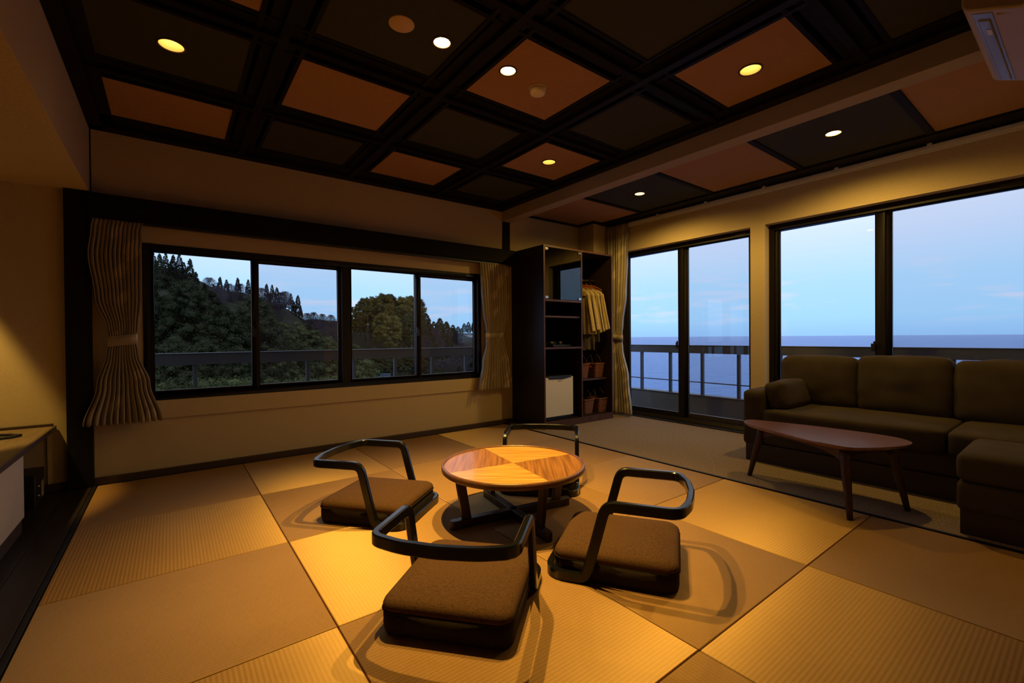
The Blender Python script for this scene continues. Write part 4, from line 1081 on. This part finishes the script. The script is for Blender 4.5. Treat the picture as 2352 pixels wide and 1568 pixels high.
def foliage(seed, rad, z0, z1, nl, ls, tufts, flat=1.0):
    """rad(q) crown radius at q in 0..1; each bough is a ragged ball of small leaf sprays round a dark core"""
    r_ = random.Random(seed); vs = []; fs = []
    bm = bmesh.new(); bmesh.ops.create_icosphere(bm, subdivisions=1, radius=1); base = [v.co.copy() for v in bm.verts]; bf_ = [tuple(v.index for v in f.verts) for f in bm.faces]; bm.free()
    for k in range(nl):
        q = r_.random()**0.9; a = r_.uniform(0, 2*PI); rr = rad(q)
        d = rr*(0.62+0.38*r_.random()**0.5); s = ls*(0.55+0.75*r_.random())*(0.5+0.5*min(1, rr/ max(0.01, rad(0.4))))
        c = Vector((d*math.cos(a), d*math.sin(a), z0+(z1-z0)*q)); n0 = len(vs)
        for v in base:
            w = v*(s*0.58); vs.append((c.x+w.x, c.y+w.y, c.z+w.z*0.75*flat))
        fs += [tuple(i+n0 for i in f) for f in bf_]
        for _ in range(tufts):
            u = Vector((r_.gauss(0,1), r_.gauss(0,1), r_.gauss(0.2,1))).normalized(); rs = s*(0.60+0.42*r_.random())
            p = c+Vector((u.x*rs, u.y*rs, u.z*rs*0.8*flat))
            t0 = Vector((r_.uniform(-1,1), r_.uniform(-1,1), r_.uniform(-1,1))); t1 = (t0-u*t0.dot(u)).normalized()*s*0.095
            t2 = u.cross(t1)*1.3+u*s*r_.uniform(0.02, 0.16); n0 = len(vs)
            vs += [tuple(p+t1-t2*0.5), tuple(p-t1-t2*0.5), tuple(p+t2)]; fs.append((n0, n0+1, n0+2))
    return MB().add(vs, fs)
def make_tree(kind, name, seed):
    t = empty(name)
    if kind == 'round':
        foliage(seed, lambda q: 2.55*max(0.0, 1-q**2.4)**0.62*(0.8+0.2*min(1, q*4))+0.1, 0.8, 10.3, 330, 0.62, 100).build('foliage', M_l_cedar, t, smooth=False, fix=False)
    elif kind == 'cone':
        foliage(seed, lambda q: 1.75*(1-q)**0.6+0.05, 0.8, 10.5, 230, 0.55, 60).build('foliage', M_l_dark, t, fix=False)
    elif kind == 'tall':
        foliage(seed, lambda q: 1.9*math.sin(PI*(0.12+0.78*q))**0.7, 4.4, 10.4, 120, 0.60, 95).build('foliage', M_l_olive if seed % 2 else M_l_cedar, t, fix=False)
    elif kind == 'bamboo':
        foliage(seed, lambda q: 2.6*math.sin(PI*(0.2+0.72*q))**0.5, 0.3, 5.6, 230, 0.36, 55, 1.2).build('foliage', M_l_bamboo, t, fix=False)
    elif kind == 'bare':
        r_ = random.Random(seed); mb = MB(); vs = []; fs = []
        for k in range(3600):
            q = r_.random(); a = r_.uniform(0, 2*PI); rr = 2.6*math.sin(PI*(0.15+0.75*q))*r_.random()**0.75
            p = Vector((rr*math.cos(a), rr*math.sin(a), 1.6+6.0*q)); d = Vector((math.cos(a)*0.5+r_.uniform(-.4,.4), math.sin(a)*0.5+r_.uniform(-.4,.4), 0.8)).normalized()*r_.uniform(0.3, 0.7)
            w = Vector((r_.uniform(-1,1), r_.uniform(-1,1), 0)).normalized()*0.035; n0 = len(vs)
            vs += [tuple(p-w), tuple(p+w), tuple(p+d)]; fs.append((n0, n0+1, n0+2))
        mb.add(vs, fs).build('twigs', M_l_bare, t, fix=False)
        for k in range(7):
            a = k*0.9; MB().tube([(0,0,1.5), (0.6*math.cos(a), 0.6*math.sin(a), 3.5), (1.3*math.cos(a), 1.3*math.sin(a), 6.2)], [0.09, 0.06, 0.02], 5).build('branch', M_l_bare, t)
    h = {'round': 6, 'cone': 6, 'tall': 8.6, 'bamboo': 3, 'bare': 3}[kind]
    tr = 0.22 if kind == 'tall' else 0.18
    MB().tube([(0,0,-1.2), (0.05,0.02,h*0.5), (0,0,h)], [tr, tr*0.8, tr*0.4], 7).build('trunk', M_bark, t, smooth=True)
    return t
PROTO = {}; TREES = []
def tree(kind, px, Yd, top_py, seedv, label, name, group, sx_=1.0):
    """a tree whose crown tops out at top_py when seen from the room; base on the hillside"""
    variants = {'round': 3, 'cone': 2, 'tall': 4, 'bamboo': 2, 'bare': 2}[kind]
    key = (kind, seedv % variants)
    p = at(px, top_py, Yd); zb = min(gz(px, Yd), p.z-3.0)
    H = {'round': 10.9, 'cone': 10.9, 'tall': 10.9, 'bamboo': 6.2, 'bare': 8.0}[kind]
    s = (p.z-zb)/H
    if key not in PROTO: t = make_tree(kind, name, seedv+11); PROTO[key] = t
    else: t = copy_tree(PROTO[key])
    t.location = (p.x, Yd, zb); k = s*sx_; t.scale = (k, k, s); t.rotation_euler = (0, 0, seedv*1.7)
    tag(t, label, 'tree', group); TREES.append((label, px, Yd, t)); return t
rr_ = random.Random(3)
sv = 0
# big rounded cedars close to the left half
for px, Yd, py in ((374, 38, 618), (432, 37, 632), (512, 36, 690), (480, 46, 660), (340, 42, 655), (586, 38, 668), (560, 42, 700), (470, 33, 770), (400, 31, 760), (545, 31, 785), (620, 38, 735), (350, 31, 780)):
    sv += 1; tree('round', px, Yd, py, sv, 'dark rounded cedar crown in the wood seen through the left pane', 'cedar_tree', 'rounded cedars close to the left pane', 0.98)
# pointed cedars along the ridge
for px, Yd, py in ((338, 60, 592), (352, 62, 578), (366, 60, 580), (380, 61, 579), (398, 62, 583), (412, 60, 581), (436, 60, 592), (422, 62, 600), (450, 64, 622), (392, 60, 598), (505, 70, 634), (520, 72, 640), (546, 72, 636), (570, 72, 640), (612, 74, 650), (625, 74, 652), (636, 74, 658), (668, 76, 672), (684, 76, 676), (690, 76, 700), (675, 75, 690), (358, 58, 600), (330, 58, 600), (448, 60, 640), (470, 62, 648), (490, 66, 650)):
    sv += 1; tree('cone', px, Yd, py, sv, 'dark pointed cedar on the ridge of the hill', 'cedar_tree', 'pointed cedars on the ridge', 0.95)
# bare purple-brown trees on the slope
for px, Yd, py in ((480, 66, 636), (500, 60, 655), (525, 62, 650), (550, 64, 650), (600, 66, 660), (620, 64, 672), (645, 68, 670), (655, 70, 668), (705, 78, 718), (720, 78, 716), (740, 80, 720), (760, 82, 722), (730, 74, 735), (765, 76, 735), (985, 110, 742), (1000, 100, 752), (1030, 105, 758), (1050, 104, 765), (590, 58, 690), (630, 60, 700), (1010, 92, 775), (1060, 92, 785), (975, 88, 770)):
    sv += 1; tree('bare', px, Yd, py, sv, 'leafless purplish brown tree on the wooded slope', 'bare_tree', 'leafless trees on the slope', 1.1)
# bamboo and shrubs lower down
for px, Yd, py in ((640, 46, 725), (665, 48, 735), (690, 46, 745), (715, 48, 755), (740, 50, 765), (620, 44, 745), (650, 40, 775), (700, 40, 780), (740, 42, 785), (765, 46, 772), (610, 36, 800), (370, 24, 842), (400, 24, 850), (430, 25, 842), (470, 24, 845), (510, 24, 840), (550, 26, 850), (350, 22, 860), (595, 27, 850), (640, 28, 850), (680, 28, 842), (720, 30, 846), (760, 30, 850), (480, 22, 868), (540, 23, 868), (780, 40, 800), (565, 24, 840), (660, 24, 868), (750, 26, 872), (700, 24, 870)):
    sv += 1; tree('bamboo', px, Yd, py, sv, 'feathery green bamboo clump low on the slope', 'bamboo_clump', 'bamboo clumps low on the slope', 1.15)
# tall trees with bare stems, third pane
for px, Yd, py in ((814, 92, 702), (828, 90, 690), (838, 88, 681), (850, 92, 677), (862, 90, 679), (873, 94, 674), (884, 90, 670), (893, 92, 671), (901, 94, 682), (915, 92, 684), (927, 90, 678), (937, 92, 674), (948, 90, 676), (957, 94, 682), (845, 84, 700), (868, 84, 698), (890, 84, 694), (910, 84, 700), (932, 84, 698), (952, 85, 700), (822, 84, 712), (812, 86, 722), (878, 80, 715), (945, 80, 712), (900, 78, 720)):
    sv += 1; tree('tall', px, Yd, py, sv, 'tall olive green tree with a bare pale stem in the third pane', 'tall_conifer', 'tall stemmed trees in the third pane', 1.0)
for px, Yd, py in ((800, 99, 735), (818, 98, 728), (836, 99, 722), (856, 98, 725), (876, 100, 720), (896, 99, 722), (916, 98, 725), (936, 99, 720), (954, 100, 724), (826, 96, 752), (850, 96, 748), (884, 96, 750), (912, 96, 748), (940, 96, 750), (964, 97, 745)):
    sv += 1; tree('cone', px, Yd, py, sv, 'dark evergreen filling the gaps behind the tall stems', 'evergreen_tree', 'dark evergreens behind the tall stems', 1.6)
# rounded trees stepping down, fourth pane, and filler below the stems
for px, Yd, py in ((978, 105, 716), (996, 108, 736), (1010, 104, 728), (1025, 106, 736), (1040, 110, 744), (1052, 110, 748), (968, 100, 720), (1066, 150, 741), (1076, 152, 738), (1088, 150, 737), (1098, 150, 738), (1060, 125, 752), (1075, 120, 782), (1092, 118, 780), (1030, 95, 770), (990, 90, 762)):
    sv += 1; tree('round', px, Yd, py, sv, 'rounded evergreen stepping down the hill in the fourth pane', 'evergreen_tree', 'evergreens in the fourth pane', 0.9)
for px, Yd, py in ((815, 74, 790), (835, 72, 800), (858, 70, 795), (880, 72, 792), (900, 70, 800), (925, 72, 796), (950, 70, 795), (975, 70, 800), (1000, 72, 796), (1030, 74, 800), (1060, 74, 795), (1090, 76, 798), (830, 62, 838), (860, 62, 832), (885, 62, 838), (930, 58, 836), (955, 56, 842), (985, 54, 845), (1010, 52, 842), (1040, 54, 846), (1070, 52, 840), (1095, 52, 842), (940, 46, 858), (975, 40, 866), (1005, 40, 868), (1045, 42, 862), (1080, 42, 858)):
    sv += 1; tree('round', px, Yd, py, sv, 'low bushy evergreen behind the balcony railing', 'evergreen_bush', 'low evergreens below the stems', 1.35)
fr_ = random.Random(21)
for k in range(64):
    px = fr_.uniform(590, 1105); Yd = fr_.uniform(46, 84); top = at(px, 771, Yd); g_ = gz(px, Yd)
    hh = fr_.uniform(4.5, 7.5); zt_ = g_+hh; d_ = Vector((top.x, Yd, zt_)) - Vector((0, 0, CAMZ)); v_ = 784-FPX*(d_.dot(_u))/d_.dot(_F)
    if v_ < crest(px)-2 or (785 < px < 950 and Yd < 68) or (800 < px < 965 and v_ < 805): continue
    kind = fr_.choice(['round', 'bamboo', 'bare', 'cone']) if px < 800 else fr_.choice(['round', 'round', 'bare', 'cone'])
    sv += 1; tree(kind, px, Yd, v_, sv, {'round': 'low bushy evergreen behind', 'bamboo': 'feathery green bamboo clump', 'bare': 'leafless purplish brown tree', 'cone': 'dark pointed cedar'}[kind], {'round': 'evergreen_bush', 'bamboo': 'bamboo_clump', 'bare': 'bare_tree', 'cone': 'cedar_tree'}[kind], 'trees filling the middle slope', 1.25)
for k in range(26):
    px = -640+k*37; near = k % 2
    sv += 1; tree('round' if near else 'cone', px, 40 if near else 58, fr_.uniform(610, 650) if near else fr_.uniform(560, 590), sv, 'dark rounded cedar crown' if near else 'dark pointed cedar', 'cedar_tree', 'cedars beyond the left end of the window', 1.1 if near else 1.5)
# houses with grey blue tiled roofs in the valley
M_tile = simple('blue_grey_roof_tile', (0.06, 0.085, 0.13), 0.5, 0.4); M_hwall = simple('house_plaster', (0.35, 0.34, 0.36), 0.8)
def house(px, py, Yd, w, d, rz, label):
    p = at(px, py, Yd); t = empty('house', (p.x, p.y, p.z-4.6), rz); tag(t, label, 'house')
    box('wall', M_hwall, -w/2+0.3, w/2-0.3, -d/2+0.3, d/2-0.3, 0, 3.2, t)
    rf = MB().prism_ax([(-d/2-0.2, 3.0), (d/2+0.2, 3.0), (d/2+0.2, 3.15), (0, 4.6), (-d/2-0.2, 3.15)], -w/2, w/2, 'x').build('roof', M_tile, t)
    n = int(w/0.34)
    mb = MB()
    for k in range(n+1):
        x = -w/2+0.05+k*(w-0.1)/n
        mb.tube([(x, -d/2-0.22, 3.16), (x, 0, 4.64)], 0.05, 5); mb.tube([(x, d/2+0.22, 3.16), (x, 0, 4.64)], 0.05, 5)
    mb.build('tile_ribs', M_tile, rf, kind='stuff')
    MB().box(-w/2-0.05, w/2+0.05, -0.14, 0.14, 4.56, 4.80).build('ridge', M_tile, rf)
    return t
house(847, 862, 60, 5.6, 5.0, -0.35, 'house with a grey blue tiled roof below the railing, the left of two')
house(905, 861, 64, 3.6, 4.0, -0.35, 'house with a grey blue tiled roof below the railing, the right of two')
p = at(1078, 768, 128); t = empty('pale_building', (p.x, p.y, p.z-5)); tag(t, 'small pale flat building on the far slope in the fourth pane', 'building')
box('wall', simple('pale_far_plaster', (0.50, 0.44, 0.44), 0.8), -1.9, 1.4, -2, 2, 0, 4.7, t); box('roof', M_hwall, -2.0, 1.5, -2.1, 2.1, 4.7, 5.0, t)

# give every tree its own label: its order from the left among its kind within the window pane it shows in
ORD = ['first', 'second', 'third', 'fourth', 'fifth', 'sixth', 'seventh', 'eighth', 'ninth', 'tenth', 'eleventh', 'twelfth', 'thirteenth', 'fourteenth', 'fifteenth', 'sixteenth', 'seventeenth', 'eighteenth', 'nineteenth', 'twentieth']
short = {'dark rounded cedar crown': 'rounded cedar', 'dark pointed cedar': 'pointed cedar', 'leafless purplish brown tree': 'leafless purplish tree', 'feathery green bamboo': 'feathery bamboo clump',
         'tall olive green tree': 'tall olive tree with bare pale stem', 'dark evergreen filling': 'dark evergreen behind tall stems', 'rounded evergreen stepping': 'rounded evergreen', 'low bushy evergreen': 'low bushy evergreen'}
buck = {}
for lab, px, Yd, t in TREES:
    pane = 'outside' if px < 326 else 'first' if px < 585 else 'second' if px < 792 else 'third' if px < 964 else 'fourth'
    nm = [v for k, v in short.items() if lab.startswith(k)][0]
    buck.setdefault((nm, pane), []).append((px, t))
for (nm, pane), lst in buck.items():
    lst.sort(key=lambda q: q[0])
    for i, (px, t) in enumerate(lst):
        if pane == 'outside': t['label'] = f'{nm}, {ORD[i]} such from left, hidden beyond left end of window'; continue
        t['label'] = f'{nm}, {ORD[i]} such from left in {pane} window pane' if i < 20 else f'{nm}, {ORD[len(lst)-1-i] if len(lst)-1-i < 20 else "far right"} such from right in {pane} window pane'
